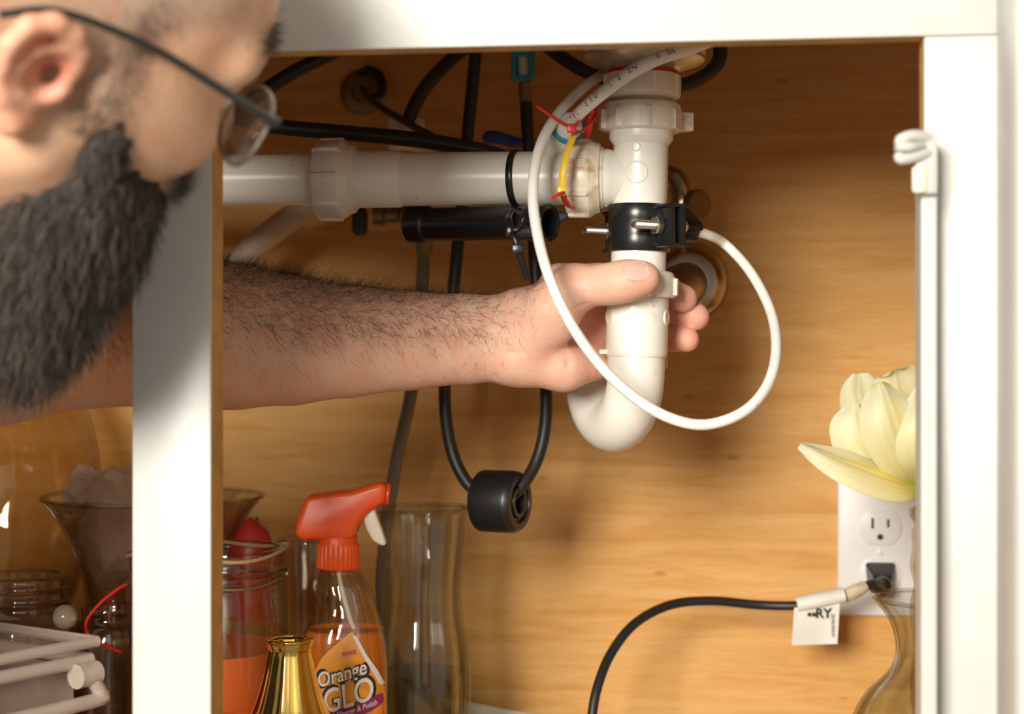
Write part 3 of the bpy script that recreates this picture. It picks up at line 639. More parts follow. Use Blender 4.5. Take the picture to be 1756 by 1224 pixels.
part('rim', lathe_g([(c+ (CR*math.cos(t)+CF*math.sin(t))*(101/FPX*1.13), .0016, (CF*math.cos(t)-CR*math.sin(t))) for t in np.linspace(0, 2*math.pi, 65)[:-1]], 8, None, True), M['jarglass'], vz)
vz2 = thing('twisted_glass_rod', 'narrow twisted brownish glass column half hidden by the right stile', 'glass column', Vector((P(1592, 612, 1.24).x, P(1592, 612, 1.24).y, FLOORZ)))
loftz('column', 1598, 1.24, dense([(866, 20), (872, 34), (884, 36), (898, 30), (915, 33), (940, 30), (970, 34), (1000, 30), (1040, 34), (1100, 31), (1200, 34), (1300, 31), (1400, 36)], 60), M['amberglass'], vz2, 5, .10, 130)
# white paper sheet leaning at the back
a, b2, c2, d2 = W(700, 1188, BACK-.012), W(950, 1232, BACK-.012), W(955, 1400, BACK-.05), W(690, 1400, BACK-.05)
tag(part('paper_sheet', prism_g([a, W(800, 1203, BACK-.010), b2, c2, d2], (0, 1, .3), .0006), M['paper'], smooth=False, auto=None), 'white paper sheet leaning on the cabinet back behind the glass vase', 'paper')

# ------------------------------------------------------------------ spray bottle
SD = 1.12
sp = thing('spray_bottle', 'clear spray bottle of orange cleaner with bright orange trigger head', 'spray bottle', Vector((P(595, 612, SD).x, P(595, 612, SD).y, FLOORZ)))
hp = [(527, 848), (562, 843), (606, 839), (642, 828), (663, 825), (665, 842), (662, 860), (640, 871), (626, 884), (616, 900), (612, 919), (590, 925), (550, 922), (522, 924), (509, 917), (509, 902), (516, 880)]
hd = part('trigger_head', prism_g([P(x, y, SD) for x, y in hp], CF, .0125, .004), M['orange'], sp)
part('nozzle', spin(P(655, 846, SD), (CR*.98-Z_*.12), [(0, .0075), (.005, .0075), (.0055, .0065), (.0055, .0025), (.003, .002)], 24), M['orange'], hd)
part('trigger', prism_g([P(x, y, SD) for x, y in [(622, 884), (633, 868), (642, 866), (648, 886), (656, 908), (664, 933), (655, 935), (640, 926), (630, 908)]], CF, .0055, .002), M['cream'], sp)
part('screw_collar', spin(P(580, 974, SD), (Z_*1), [(0, .012), (0, .0138), (.001, .0144), (.016, .0140), (.018, .0132), (.0225, .0132)], 120, lobes(30, .0006, 0, .4, (2, 3))), M['orange'], sp)
rows = [(974, 552, 610), (982, 549, 616), (992, 545, 624), (1004, 541, 632), (1016, 545, 638), (1028, 541, 642), (1040, 544, 646), (1054, 537, 651), (1068, 529, 655), (1085, 521, 659), (1105, 518, 663), (1130, 517, 666), (1160, 517, 667), (1200, 517, 667), (1260, 520, 665), (1330, 520, 665), (1400, 522, 664), (1440, 522, 664)]
def bsec(py):
    y = [r[0] for r in rows]; l = np.interp(py, y, [r[1] for r in rows]); r = np.interp(py, y, [r[2] for r in rows])
    hw = (r-l)/2/FPX*SD; hd_ = min(hw, .0115+max(0, hw-.0115)*.75); return (l+r)/2, hw, hd_
def bottle_g(pys, sc_=1.0, segs=56):
    V = []; F = []
    for py in pys:
        cx, hw, hd_ = bsec(py); c = P(cx, py, SD); c.z = max(c.z, FLOORZ+.002)
        for k in range(segs):
            t = 2*math.pi*k/segs; ct, st = math.cos(t), math.sin(t)
            q = .8
            V.append(c+CR*(math.copysign(abs(ct)**q, ct)*hw*sc_)+CF*(math.copysign(abs(st)**q, st)*hd_*sc_))
    n = len(pys)
    for i in range(n-1):
        for k in range(segs): l = (k+1) % segs; F.append((i*segs+k, i*segs+l, (i+1)*segs+l, (i+1)*segs+k))
    F.append(tuple(range(segs))); F.append(tuple((n-1)*segs+k for k in range(segs))[::-1])
    return V, F
part('bottle_shell', bottle_g([r[0] for r in rows]), M['bottle'], sp, auto=None)
part('cleaner_liquid', bottle_g([1077, 1085, 1105, 1130, 1160, 1200, 1260, 1330, 1400, 1436], .95), M['liquid'], sp, auto=None)
part('dip_tube', tube_g([P(580, 960, SD), P(584, 1000, SD), P(600, 1060, SD), P(612, 1100, SD), P(630, 1250, SD), P(640, 1390, SD)], .0017, 10, 6), M['cream'], sp)
def on_bottle(px, py, lift=.0004):
    cx, hw, hd_ = bsec(py); x = ((px-cx)/FPX*SD)/hw; x = max(-.98, min(.98, x)); ct = math.copysign(abs(x)**(1/.8), x)
    st = math.sqrt(max(0, 1-ct*ct))**.8; c = P(cx, py, SD)
    return c+CR*(x*(hw))-CF*(st*hd_+lift)
def sheet(poly, m, parent, name, lift, step=5):
    """flat print shape laid on the bottle; poly: rows (py, xl, xr)"""
    V = []; F = []; K = 16
    ys = np.linspace(poly[0][0], poly[-1][0], 22)
    for y in ys:
        l = np.interp(y, [p[0] for p in poly], [p[1] for p in poly]); r = np.interp(y, [p[0] for p in poly], [p[2] for p in poly])
        for k in range(K+1): V.append(on_bottle(l+(r-l)*k/K, y, lift))
    for j in range(len(ys)-1):
        for k in range(K): a = j*(K+1)+k; F.append((a, a+1, a+K+2, a+K+1))
    return part(name, (V, F), m, parent, auto=None)
lm = mat('orange_label_print', (.92, .36, .02), .4, var=.25, vscale=50)
lb = sheet([(1074, 608, 612), (1100, 575, 628), (1120, 556, 638), (1150, 543, 655), (1175, 538, 663), (1224, 534, 664), (1300, 534, 664)], lm, sp, 'label', .0006); lb['label'] = 'yellow and orange product label with bold lettering'
sheet([(1080, 610, 617), (1110, 626, 633), (1140, 643, 652), (1165, 655, 663)], M['paper'], lb, 'label_edge', .0012)
def btext(s, cx, cy, wpx, hpx, rot, m, name, lift, off=0, shear=.25):
    V, F = text_pts(s, 1, shear, off); xs = [v.x for v in V]; ys = [v.y for v in V]; w_ = max(xs)-min(xs); h_ = max(ys)-min(ys); ca, sa_ = math.cos(rot), math.sin(rot)
    mx_, my_ = (max(xs)+min(xs))/2, (max(ys)+min(ys))/2
    out = []
    for v in V:
        x = (v.x-mx_)/w_*wpx; y = (v.y-my_)/h_*hpx
        out.append(on_bottle(cx+x*ca-y*sa_, cy-(x*sa_+y*ca), lift))
    part(name, (out, F), m, lb, False, None)
white = mat('label_white_ink', (.85, .80, .70), .4); purp = mat('label_purple_ink', (.33, .03, .12), .4)
for s, cx, cy, wp, hp_, in (('Orange', 594, 1146, 84, 32), ('GLO', 604, 1178, 86, 40)):
    btext(s, cx, cy, wp+9, hp_+10, .28, M['ink'], 'lettering_outline', .0010, .035)
    btext(s, cx, cy, wp, hp_, .28, white, 'lettering', .0014, .012)
sheet([(1180, 640, 660), (1195, 600, 661), (1208, 560, 640), (1218, 552, 600)], purp, lb, 'label_band', .0009)
btext('Wood Cleaner & Polish', 603, 1206, 100, 9, .28, white, 'lettering', .0014, .01)
btext('POWER', 605, 1108, 24, 8, .2, purp, 'lettering', .0014, .01)
sheet([(1215, 600, 625), (1224, 590, 640), (1250, 590, 650)], M['ink'], lb, 'label_picture', .0013)

# gold vase
gv = thing('gold_vase', 'shiny fluted gold vase with narrow neck in front of the spray bottle', 'vase', Vector((P(497, 612, 1.0).x, P(497, 612, 1.0).y, FLOORZ)))
rows_g = dense([(1097, 37), (1100, 39), (1108, 37), (1116, 35), (1140, 40), (1170, 47), (1200, 56), (1225, 66), (1260, 85), (1330, 125), (1420, 150), (1500, 140), (1566, 90)], 60)
loftz('vessel', 497, 1.0, rows_g, M['gold'], gv, 10, .03, 0, segs=120, wall=.003)
c = P(497, 1097, 1.0)
part('rim', lathe_g([(c+(CR*math.cos(t)+CF*math.sin(t))*(37.5/FPX), .0014, (CF*math.cos(t)-CR*math.sin(t))) for t in np.linspace(0, 2*math.pi, 49)[:-1]], 10, None, True), M['gold'], gv)

# clear tall vase
cv = thing('glass_vase', 'tall clear fluted glass vase holding a little water beside the spray bottle', 'vase', Vector((P(722, 612, 1.22).x, P(722, 612, 1.22).y, FLOORZ)))
loftz('vessel', 724, 1.22, dense([(872, 84), (880, 80), (895, 76), (940, 72), (1000, 66), (1050, 67), (1100, 76), (1150, 80), (1200, 79), (1260, 76), (1380, 74)], 60), M['glass'], cv, 8, .055, 0, segs=128, wall=.003)
c = P(724, 872, 1.22)
part('rim', lathe_g([(c+(CR*math.cos(t)+CF*math.sin(t))*(83/FPX*1.22*(1+.055*math.cos(8*t))), .0016, (CF*math.cos(t)-CR*math.sin(t))) for t in np.linspace(0, 2*math.pi, 97)[:-1]], 8, None, True), M['glass'], cv)
wc = P(724, 612, 1.22)
zwl = (612-1150)/FPX*1.22
part('water', lathe_g([(Vector((wc.x, wc.y, z)), r, Z_) for z, r in ((zwl, .0315), (FLOORZ+.03, .030), (FLOORZ+.008, .030))], 48), M['water'], cv)

# orange candle jar
JD = 1.10
jr = thing('candle_jar', 'glass jar with twine round its neck above orange wax, right of the stile', 'jar', Vector((P(358, 612, JD).x, P(358, 612, JD).y, FLOORZ)))
loftz('jar_glass', 358, JD, dense([(938, 126), (944, 132), (970, 132), (982, 128), (990, 131), (1000, 128), (1015, 131), (1060, 134), (1150, 137), (1300, 137), (1400, 132)], 50), M['jarglass'], jr, 0, 0, segs=72, wall=.003)
jc = P(358, 612, JD); zw = (612-1108)/FPX*JD; zs_ = (612-1196)/FPX*JD
part('orange_wax', lathe_g([(Vector((jc.x, jc.y, z)), r*.0545, Z_) for z, r in ((zw, .3), (zw, .96), (zw-.003, .985), (zs_+.0005, .985), (zs_, .975), (zs_-.0005, .985), (FLOORZ+.01, .985))], 64), M['wax'], jr)
tw = []
for i in range(60):
    t = i/59*2*math.pi; tw.append(Vector((jc.x+math.cos(t)*.0545, jc.y+math.sin(t)*.0545, (612-942)/FPX*JD + .003*math.sin(3*t+1))))
part('twine', tube_g(tw, .0013, 8, 2), mat('jute_twine', (.40, .27, .12), .8, bump=.6, bscale=800), jr)
part('wire_bail', tube_g([v-Z_*.018 for v in tw[::3]], .0011, 8, 3), M['brass'], jr)
rh = thing('red_candle', 'dark red rounded candle showing above the jar rim beside the stile', 'candle', P(435, 1010, 1.24))
part('candle_body', tube_g([P(430, 1060, 1.24), P(430, 960, 1.24), P(433, 925, 1.24), P(436, 900, 1.24), P(440, 893, 1.24)], [.018, .018, .015, .009, .003], 24, 8), M['redwax'], rh)
part('wick', tube_g([P(440, 893, 1.24), P(441, 886, 1.24)], .0008, 6, 1), M['ink'], rh)
gg = thing('drinking_glass', 'plain glass tumbler standing between the jar and the orange spray head', 'glass', Vector((P(530, 612, 1.26).x, P(530, 612, 1.26).y, FLOORZ)))
loftz('vessel', 532, 1.26, dense([(922, 56), (960, 54), (1050, 51), (1200, 46), (1350, 42)], 30), M['jarglass'], gg, wall=.002)
# big flared glass bowl behind the stile with wrapped contents
fb = thing('flared_glass_vase', 'wide flared glass vase stuffed with plastic wrap behind the centre stile', 'vase', Vector((P(262, 612, 1.24).x, P(262, 612, 1.24).y, FLOORZ)))
loftz('vessel', 262, 1.24, dense([(850, 188), (858, 182), (880, 165), (920, 142), (980, 120), (1050, 108), (1150, 100), (1280, 105), (1340, 110)], 50), M['jarglass'], fb, wall=.003, segs=96)
c = P(262, 851, 1.24)
part('rim', lathe_g([(c+(CR*math.cos(t)+CF*math.sin(t))*(187/FPX*1.24), .0018, (CF*math.cos(t)-CR*math.sin(t))) for t in np.linspace(0, 2*math.pi, 97)[:-1]], 8, None, True), M['glass'], fb)
def crumple(c, rx, ry, rz_, seed, name, m, parent, amp=.22, lvl=4):
    bm = bmesh.new(); bmesh.ops.create_icosphere(bm, subdivisions=lvl, radius=1)
    from mathutils import noise
    for v in bm.verts:
        n = noise.noise(v.co*1.6+Vector((seed, 0, 0)))+.5*abs(noise.noise(v.co*4+Vector((0, seed, 0))))
        k = 1+amp*n*1.6; v.co = Vector((v.co.x*rx*k, v.co.y*ry*k, v.co.z*rz_*k))+Vector(c)
    bm.verts.index_update()
    r = part(name, ([v.co.copy() for v in bm.verts], [[v.index for v in f.verts] for f in bm.faces]), m, parent, auto=25); bm.free(); return r
pw_ = thing('plastic_wrap', 'crumpled clear plastic wrap bulging out of the wide flared vase', 'plastic wrap', P(230, 980, 1.27))
crumple(P(226, 900, 1.24), .044, .040, .043, 3, 'wrap_bundle', M['wrap'], pw_)
crumple(P(152, 838, 1.23), .015, .012, .015, 9, 'wrap_corner', M['wrap'], pw_, .5)
# large vessel at far left
lv = thing('large_glass_vase', 'large amber-tinted glass vase in the left corner under the beard', 'vase', Vector((P(-40, 612, 1.33).x, P(-40, 612, 1.33).y, FLOORZ)))
loftz('vessel', -40, 1.33, dense([(560, 120), (600, 130), (660, 165), (720, 190), (790, 205), (870, 205), (960, 185), (1060, 150), (1150, 120), (1290, 110)], 50), M['amberglass'], lv, wall=.003, segs=96)
# screw-top jar left
lj = thing('glass_jar', 'clear screw-top glass jar behind the plastic box at lower left', 'jar', Vector((P(42, 612, 1.12).x, P(42, 612, 1.12).y, FLOORZ)))
loftz('jar_glass', 38, 1.16, dense([(984, 72), (990, 78), (1003, 78), (1007, 81), (1012, 78), (1024, 78), (1029, 82), (1036, 78), (1048, 82), (1075, 96), (1150, 100), (1300, 100), (1400, 96)], 60), M['jarglass'], lj, wall=.003, segs=72)
lc = P(38, 612, 1.16)
part('dried_filling', lathe_g([(Vector((lc.x, lc.y, z)), r, Z_) for z, r in (((612-1062)/FPX*1.12, .028), ((612-1085)/FPX*1.12, .036), (FLOORZ+.01, .036))], 40), M['terracotta'], lj)
bl = thing('stoppered_bottle', 'slender glass bottle with a milky ball stopper beside the screw-top jar', 'bottle', Vector((P(112, 612, 1.09).x, P(112, 612, 1.09).y, FLOORZ)))
part('neck', spin(Vector((P(112, 612, 1.09).x, P(112, 612, 1.09).y, FLOORZ)), Z_, [(0, .006), (0, .0078), (.12, .0078), (.15, .004), (P(112, 1064, 1.09).z-FLOORZ, .004)], 24), M['jarglass'], bl)
(part('ball_stopper', spin(P(112, 1058, 1.09)-Z_*.0085, Z_, [(.0085-.0085*math.cos(t), max(.0002, .0085*math.sin(t))) for t in np.linspace(.02, 3.12, 14)], 24), mat('milky_glass', (.45, .36, .26), .15, trans=.3), bl))
rj = thing('glass_jar', 'brown filled glass jar between the plastic box and the stile', 'jar', Vector((P(190, 612, 1.15).x, P(190, 612, 1.15).y, FLOORZ)))
loftz('jar_glass', 188, 1.15, dense([(1036, 44), (1044, 48), (1060, 46), (1080, 56), (1120, 62), (1250, 64), (1380, 60)], 50), M['jarglass'], rj, wall=.003)
rc = P(188, 612, 1.15)
part('dried_filling', lathe_g([(Vector((rc.x, rc.y, z)), r, Z_) for z, r in (((612-1090)/FPX*1.15, .018), ((612-1100)/FPX*1.15, .0215), (FLOORZ+.01, .0215))], 40), M['terracotta'], rj)
tag(part('red_ribbon', ribbon([P(230, 996, 1.09), P(205, 1008, 1.085), P(172, 1034, 1.08), P(150, 1062, 1.08), P(150, 1085, 1.085), P(170, 1102, 1.08), P(208, 1119, 1.075)], .0022, .5), M['red']), 'thin red ribbon curling over the jar left of the stile', 'ribbon')
# plastic box lower left
pb = thing('plastic_box', 'frosted clear plastic storage box with lid and side latch, bottom left corner', 'storage box', Vector((P(20, 612, .95).x, P(20, 612, .95).y, FLOORZ)))
LN_, DP_ = .17, .10
e1 = (P(170, 1083, 1.02)-P(0, 1058, 1.10)); e1.z = 0; e1.normalize(); 
cor = P(166, 1088, .985)                       # right front corner of the lid
fr_ = P(-60, 1155, .93); 
ez = cor.z; fdir = Vector(P(0, 1128, .925)); fdir.z = ez; fdir = (fdir-cor); fdir.z = 0; fdir.normalize()     # along the front edge to the left
sdir = Vector((-fdir.y, fdir.x, 0)); 
if sdir.y < 0: sdir = -sdir
LN, DPH = .17, .10
lidc = cor+fdir*LN/2+sdir*DPH/2
part('lid', G().add(*box_g(lidc-Z_*.003, fdir*LN/2, sdir*DPH/2, Z_*.0015, .001)), M['bin'], pb)
g = G(); cs = [lidc+fdir*a_*LN/2+sdir*b_*DPH/2-Z_*.004 for a_, b_ in ((1, 1), (1, -1), (-1, -1), (-1, 1))]
for i_ in range(4): g.add(*tube_g([cs[i_], cs[(i_+1) % 4]], .0035, 12, 1)); g.add(*tube_g([cs[i_]-Z_*.011+(lidc-cs[i_])*.04, cs[(i_+1) % 4]-Z_*.011+(lidc-cs[(i_+1) % 4])*.04], .0042, 12, 1))
part('lid_rim', g, M['binedge'], pb)
hB = cor.z-.02-FLOORZ
g = G(); bc_ = lidc.copy(); bc_.z = FLOORZ+hB/2+.002
for s_ in (-1, 1):
    g.add(*box_g(bc_+sdir*s_*(DPH/2-.010), fdir*(LN/2-.010), sdir*.001, Z_*hB/2, .0005))
    g.add(*box_g(bc_+fdir*s_*(LN/2-.010), fdir*.001, sdir*(DPH/2-.010), Z_*hB/2, .0005))
g.add(*box_g(bc_-Z_*(hB/2-.001), fdir*(LN/2-.010), sdir*(DPH/2-.010), Z_*.001, .0005))
part('box_body', g, M['bin'], pb)
fc = cor+fdir*.045-sdir*.004
lg = G()
for k in (.012, .115): lg.add(*tube_g([cor+fdir*(k-.008)-sdir*.004-Z_*.022, cor+fdir*(k+.008)-sdir*.004-Z_*.022], .0075, 16, 2))
lg.add(*tube_g([cor+fdir*.008-sdir*.006-Z_*.026, cor+fdir*.004-sdir*.007-Z_*.034, cor+fdir*.010-sdir*.007-Z_*.038, cor+fdir*.11-sdir*.007-Z_*.038, cor+fdir*.122-sdir*.007-Z_*.034, cor+fdir*.118-sdir*.006-Z_*.026], .0045, 12, 5))
part('latch_handle', lg, M['binedge'], pb)
crumple(bc_+fdir*.0-sdir*.01-Z_*.012, .055, .045, .030, 5, 'wrapped_contents', mat('pink_brown_contents', (.55, .26, .18), .6, var=.3), pb, .2, 3)
#BODY#
# ------------------------------------------------------------------ the person: one continuous body surface
def axis(*seg):
    out = []
    for a, b, st in seg: out += list(np.arange(a, b, st))
    return np.array(out+[seg[-1][1]], np.float32)
def surface_nets(F, ax):
    """iso-surface 0 of the field on a rectilinear grid, quads oriented outwards"""
    ins = F < 0
    n = np.array(F.shape)
    s = np.zeros(tuple(n-1), np.int8)
    for i in (0, 1):
        for j in (0, 1):
            for k in (0, 1): s += ins[i:n[0]-1+i, j:n[1]-1+j, k:n[2]-1+k]
    act = np.argwhere((s > 0) & (s < 8))
    idx = -np.ones(tuple(n-1), np.int32); idx[tuple(act.T)] = np.arange(len(act))
    acc = np.zeros((len(act), 3)); cnt = np.zeros(len(act))
    cor = [(i, j, k) for i in (0, 1) for j in (0, 1) for k in (0, 1)]
    val = {c: F[tuple((act+np.array(c)).T)] for c in cor}
    pos = {c: np.stack([ax[q][act[:, q]+c[q]] for q in range(3)], 1) for c in cor}
    for a in cor:
        for q in range(3):
            if a[q] == 0:
                b = list(a); b[q] = 1; b = tuple(b)
                va, vb = val[a], val[b]; m = (va < 0) != (vb < 0)
                t = va/np.where(m, va-vb, 1); p = pos[a]+(pos[b]-pos[a])*t[:, None]
                acc[m] += p[m]; cnt[m] += 1
    V = acc/cnt[:, None]; Q = []
    for q in range(3):
        o1, o2 = [(1, 2), (2, 0), (0, 1)][q]
        a = np.take(ins, range(0, n[q]-1), q); b = np.take(ins, range(1, n[q]), q)
        e = np.argwhere(a != b); ok = (e[:, o1] > 0) & (e[:, o2] > 0) & (e[:, o1] < n[o1]-1) & (e[:, o2] < n[o2]-1); e = e[ok]
        d1 = np.zeros(3, int); d1[o1] = 1; d2 = np.zeros(3, int); d2[o2] = 1
        c = [idx[tuple((e-d1-d2).T)], idx[tuple((e-d2).T)], idx[tuple(e.T)], idx[tuple((e-d1).T)]]
        f = np.stack(c, 1); fl_ = ~ins[tuple(e.T)]
        f[fl_] = f[fl_][:, ::-1]; Q.append(f)
    Q = np.concatenate(Q); Q = Q[(Q >= 0).all(1)]
    return V, Q
class Field:
    def __init__(s, ax): s.ax = ax; s.F = np.full([len(a) for a in ax], .5, np.float32)
    def box(s, lo, hi):
        sl = []
        for q in range(3):
            i = max(0, np.searchsorted(s.ax[q], lo[q])-1); j = min(len(s.ax[q]), np.searchsorted(s.ax[q], hi[q])+1); sl.append(slice(i, j))
        g = np.meshgrid(*[s.ax[q][sl[q]] for q in range(3)], indexing='ij', sparse=True)
        return tuple(sl), g
    def smin(s, sl, d, k):
        a = s.F[sl]
        if k > 0:
            h = np.maximum(k-np.abs(a-d), 0)/k; s.F[sl] = np.minimum(a, d)-h*h*(k/4)
        else: s.F[sl] = np.minimum(a, d)
    def cone(s, a, b, r1, r2, k=.004, m=.022):
        a = np.array(a, np.float32); b = np.array(b, np.float32); R_ = max(r1, r2)+m
        sl, g = s.box(np.minimum(a, b)-R_, np.maximum(a, b)+R_)
        ab = b-a; L = float(ab@ab)+1e-12
        t = np.clip(((g[0]-a[0])*ab[0]+(g[1]-a[1])*ab[1]+(g[2]-a[2])*ab[2])/L, 0, 1)
        d = np.sqrt((g[0]-a[0]-t*ab[0])**2+(g[1]-a[1]-t*ab[1])**2+(g[2]-a[2]-t*ab[2])**2)-(r1+(r2-r1)*t)
        s.smin(sl, d.astype(np.float32), k)
    def ell(s, c, B, r, k=.01, m=.03, sub=False):
        """ellipsoid; B rows = axes"""
        c = np.array(c); r = np.array(r, float); R_ = max(r)+m
        sl, g = s.box(c-R_, c+R_)
        q = [(g[0]-c[0])*B[i][0]+(g[1]-c[1])*B[i][1]+(g[2]-c[2])*B[i][2] for i in range(3)]
        k0 = np.sqrt(sum((q[i]/r[i])**2 for i in range(3))); k1 = np.sqrt(sum((q[i]/r[i]**2)**2 for i in range(3)))+1e-6
        d = (k0*(k0-1)/k1).astype(np.float32)
        if sub:
            a = s.F[sl]; e = -d; h = np.maximum(k-np.abs(a-e), 0)/k; s.F[sl] = np.maximum(a, e)+h*h*(k/4)
        else: s.smin(sl, d, k)
    def dent(s, pts, wd, amp):
        """groove (amp>0) or ridge (amp<0) along a polyline"""
        for a, b in zip(pts[:-1], pts[1:]) if len(pts) > 1 else [(pts[0], pts[0])]:
            pass
        P_ = np.array(pts, np.float32); R_ = wd*3+.004
        sl, g = s.box(P_.min(0)-R_, P_.max(0)+R_); best = None
        segs = list(zip(P_[:-1], P_[1:])) if len(P_) > 1 else [(P_[0], P_[0]+1e-5)]
        for a, b in segs:
            ab = b-a; L = float(ab@ab)+1e-12
            t = np.clip(((g[0]-a[0])*ab[0]+(g[1]-a[1])*ab[1]+(g[2]-a[2])*ab[2])/L, 0, 1)
            d = (g[0]-a[0]-t*ab[0])**2+(g[1]-a[1]-t*ab[1])**2+(g[2]-a[2]-t*ab[2])**2
            best = d if best is None else np.minimum(best, d)
        s.F[sl] = s.F[sl]+(amp*np.exp(-best/(wd*wd))).astype(np.float32)
FA = [axis((-.66, -.36, .008), (-.36, -.30, .005), (-.30, -.08, .0023), (-.08, -.02, .0019), (-.02, .146, .00115)),
      axis((.42, .62, .008), (.62, .87, .0026), (.87, 1.0, .0026), (1.0, 1.135, .00115)),
      axis((-.46, -.075, .009), (-.075, -.05, .002), (-.05, .078, .00115), (.078, .285, .0024))]
B_ = Field(FA)
mm = .001
def S(px, py, d): return np.array(Pc(px, py, d))
# forearm
ST = [(860, 580, 1.066, 28.5, 19), (800, 581, 1.062, 29.5, 21), (700, 584, 1.054, 32, 25), (600, 585, 1.044, 36, 30), (500, 584, 1.032, 41, 34.5), (400, 577, 1.012, 45.5, 38), (300, 568, .988, 46.5, 40), (190, 558, .962, 43, 39)]
for sgn in (1, -1):
    for p, q in zip(ST[:-1], ST[1:]):
        a = S(*p[:3]); b = S(*q[:3]); a[2] += sgn*(p[3]-p[4])*mm; b[2] += sgn*(q[3]-q[4])*mm
        B_.cone(a, b, p[4]*mm, q[4]*mm, .003)
elb = S(190, 558, .962); shL = np.array((-.455, .80, -.02)); shR = np.array((-.50, .50, -.03))
B_.cone(elb, (elb+shL)/2+np.array((0, 0, -.004)), .043, .049, .02); B_.cone((elb+shL)/2+np.array((0, 0, -.004)), shL, .049, .056, .02)
# hand: palm
k = .009
for a, b, r1, r2 in (((862, 572, 1.064), (900, 545, 1.062), 20, 15.5), ((862, 592, 1.066), (900, 610, 1.064), 20, 16),
                     ((895, 535, 1.062), (1035, 483, 1.086), 15, 11.5), ((895, 560, 1.070), (1040, 527, 1.095), 14.5, 10.8),
                     ((895, 590, 1.070), (1035, 572, 1.096), 14.5, 10.5), ((890, 618, 1.064), (1022, 614, 1.088), 15, 10.5),
                     ((880, 618, 1.055), (965, 632, 1.062), 15, 13.5), ((965, 632, 1.062), (1032, 622, 1.080), 13.5, 10.5)):
    B_.cone(S(*a), S(*b), r1*mm, r2*mm, k)
# fingers: own field so that neighbours stay apart
H_ = Field([a for a in (axis((-.02, .146, .00115)), axis((1.0, 1.135, .00115)), axis((-.05, .078, .00115)))])
fing = [[((1032, 483, 1.086), 11), ((1078, 482, 1.096), 9.4), ((1120, 490, 1.103), 10.2), ((1150, 503, 1.099), 9.6), ((1171, 512, 1.088), 9.6)],
        [((1036, 527, 1.095), 10.5), ((1085, 527, 1.106), 9.4), ((1132, 532, 1.112), 10.2), ((1166, 539, 1.107), 9.6), ((1192, 543, 1.096), 9.7)],
        [((1032, 572, 1.096), 10.2), ((1080, 572, 1.106), 9.0), ((1122, 576, 1.110), 9.3), ((1154, 580, 1.102), 8.8), ((1177, 582, 1.091), 8.7)],
        [((1020, 614, 1.088), 10), ((1058, 618, 1.098), 8.2), ((1092, 620, 1.100), 8.2), ((1112, 621, 1.096), 7.4), ((1128, 622, 1.088), 7.0)]]
tmp = None
for f_ in fing:
    T_ = Field(H_.ax)
    for (a, r1), (b, r2) in zip(f_[:-1], f_[1:]): T_.cone(S(*a), S(*b), r1*mm, r2*mm, .0025)
    H_.F = np.minimum(H_.F, T_.F) if tmp is not None else T_.F; tmp = 1
sl, _ = B_.box((H_.ax[0][0], H_.ax[1][0], H_.ax[2][0]), (H_.ax[0][-1], H_.ax[1][-1], H_.ax[2][-1]))
sl = tuple(slice(int(np.argmin(abs(B_.ax[q]-H_.ax[q][0]))), int(np.argmin(abs(B_.ax[q]-H_.ax[q][0])))+len(H_.ax[q])) for q in range(3))
sl = tuple(slice(s_.start, min(s_.stop, B_.F.shape[q])) for q, s_ in enumerate(sl)); hf = H_.F[tuple(slice(0, s_.stop-s_.start) for s_ in sl)]
B_.smin(sl, hf, .004)
# thumb and thenar
th = Field(H_.ax)
for a, b, r1, r2 in (((900, 566, 1.056), (948, 530, 1.046), 16.5, 17), ((948, 530, 1.046), (985, 494, 1.040), 17, 14.2), ((985, 494, 1.040), (1045, 487, 1.030), 14.2, 11.6),
                     ((1045, 487, 1.030), (1078, 481, 1.0262), 11.6, 11.6), ((1078, 481, 1.0262), (1104, 477, 1.0256), 11.6, 10.4), ((905, 585, 1.054), (950, 560, 1.048), 15, 13)):
    th.cone(S(*a), S(*b), r1*mm, r2*mm, .008)
hf = th.F[tuple(slice(0, s_.stop-s_.start) for s_ in sl)]; B_.smin(sl, hf, .009)
B_.cone(S(960, 482, 1.060), S(1025, 478, 1.072), .012, .0100, .010)   # web between thumb and index
# creases
B_.dent([S(1040, 524, 1.062), S(1015, 534, 1.062), S(990, 552, 1.055), S(978, 580, 1.047), S(976, 615, 1.047), S(966, 650, 1.052)], .0024, .0016)
B_.dent([S(1040, 560, 1.082), S(1015, 570, 1.082), S(990, 600, 1.07)], .0018, .0009)
B_.dent([S(1036, 645, 1.068), S(1016, 622, 1.066), S(1000, 600, 1.064)], .0018, .0012)
B_.dent([S(848, 520, 1.045), S(853, 560, 1.044), S(846, 610, 1.044), S(850, 650, 1.05)], .0016, .0009)
B_.dent([S(862, 530, 1.045), S(866, 570, 1.044), S(860, 620, 1.044)], .0013, .0004)
for x in (1032, 1040, 1048): B_.dent([S(x, 466, 1.021), S(x+2, 486, 1.018), S(x, 502, 1.021)], .0010, .0008)
B_.dent([S(1006, 516, 1.028), S(980, 528, 1.030), S(955, 545, 1.030)], .0018, .0012)
B_.dent([S(925, 590, 1.030), S(900, 604, 1.034), S(872, 606, 1.04)], .0020, .0010)
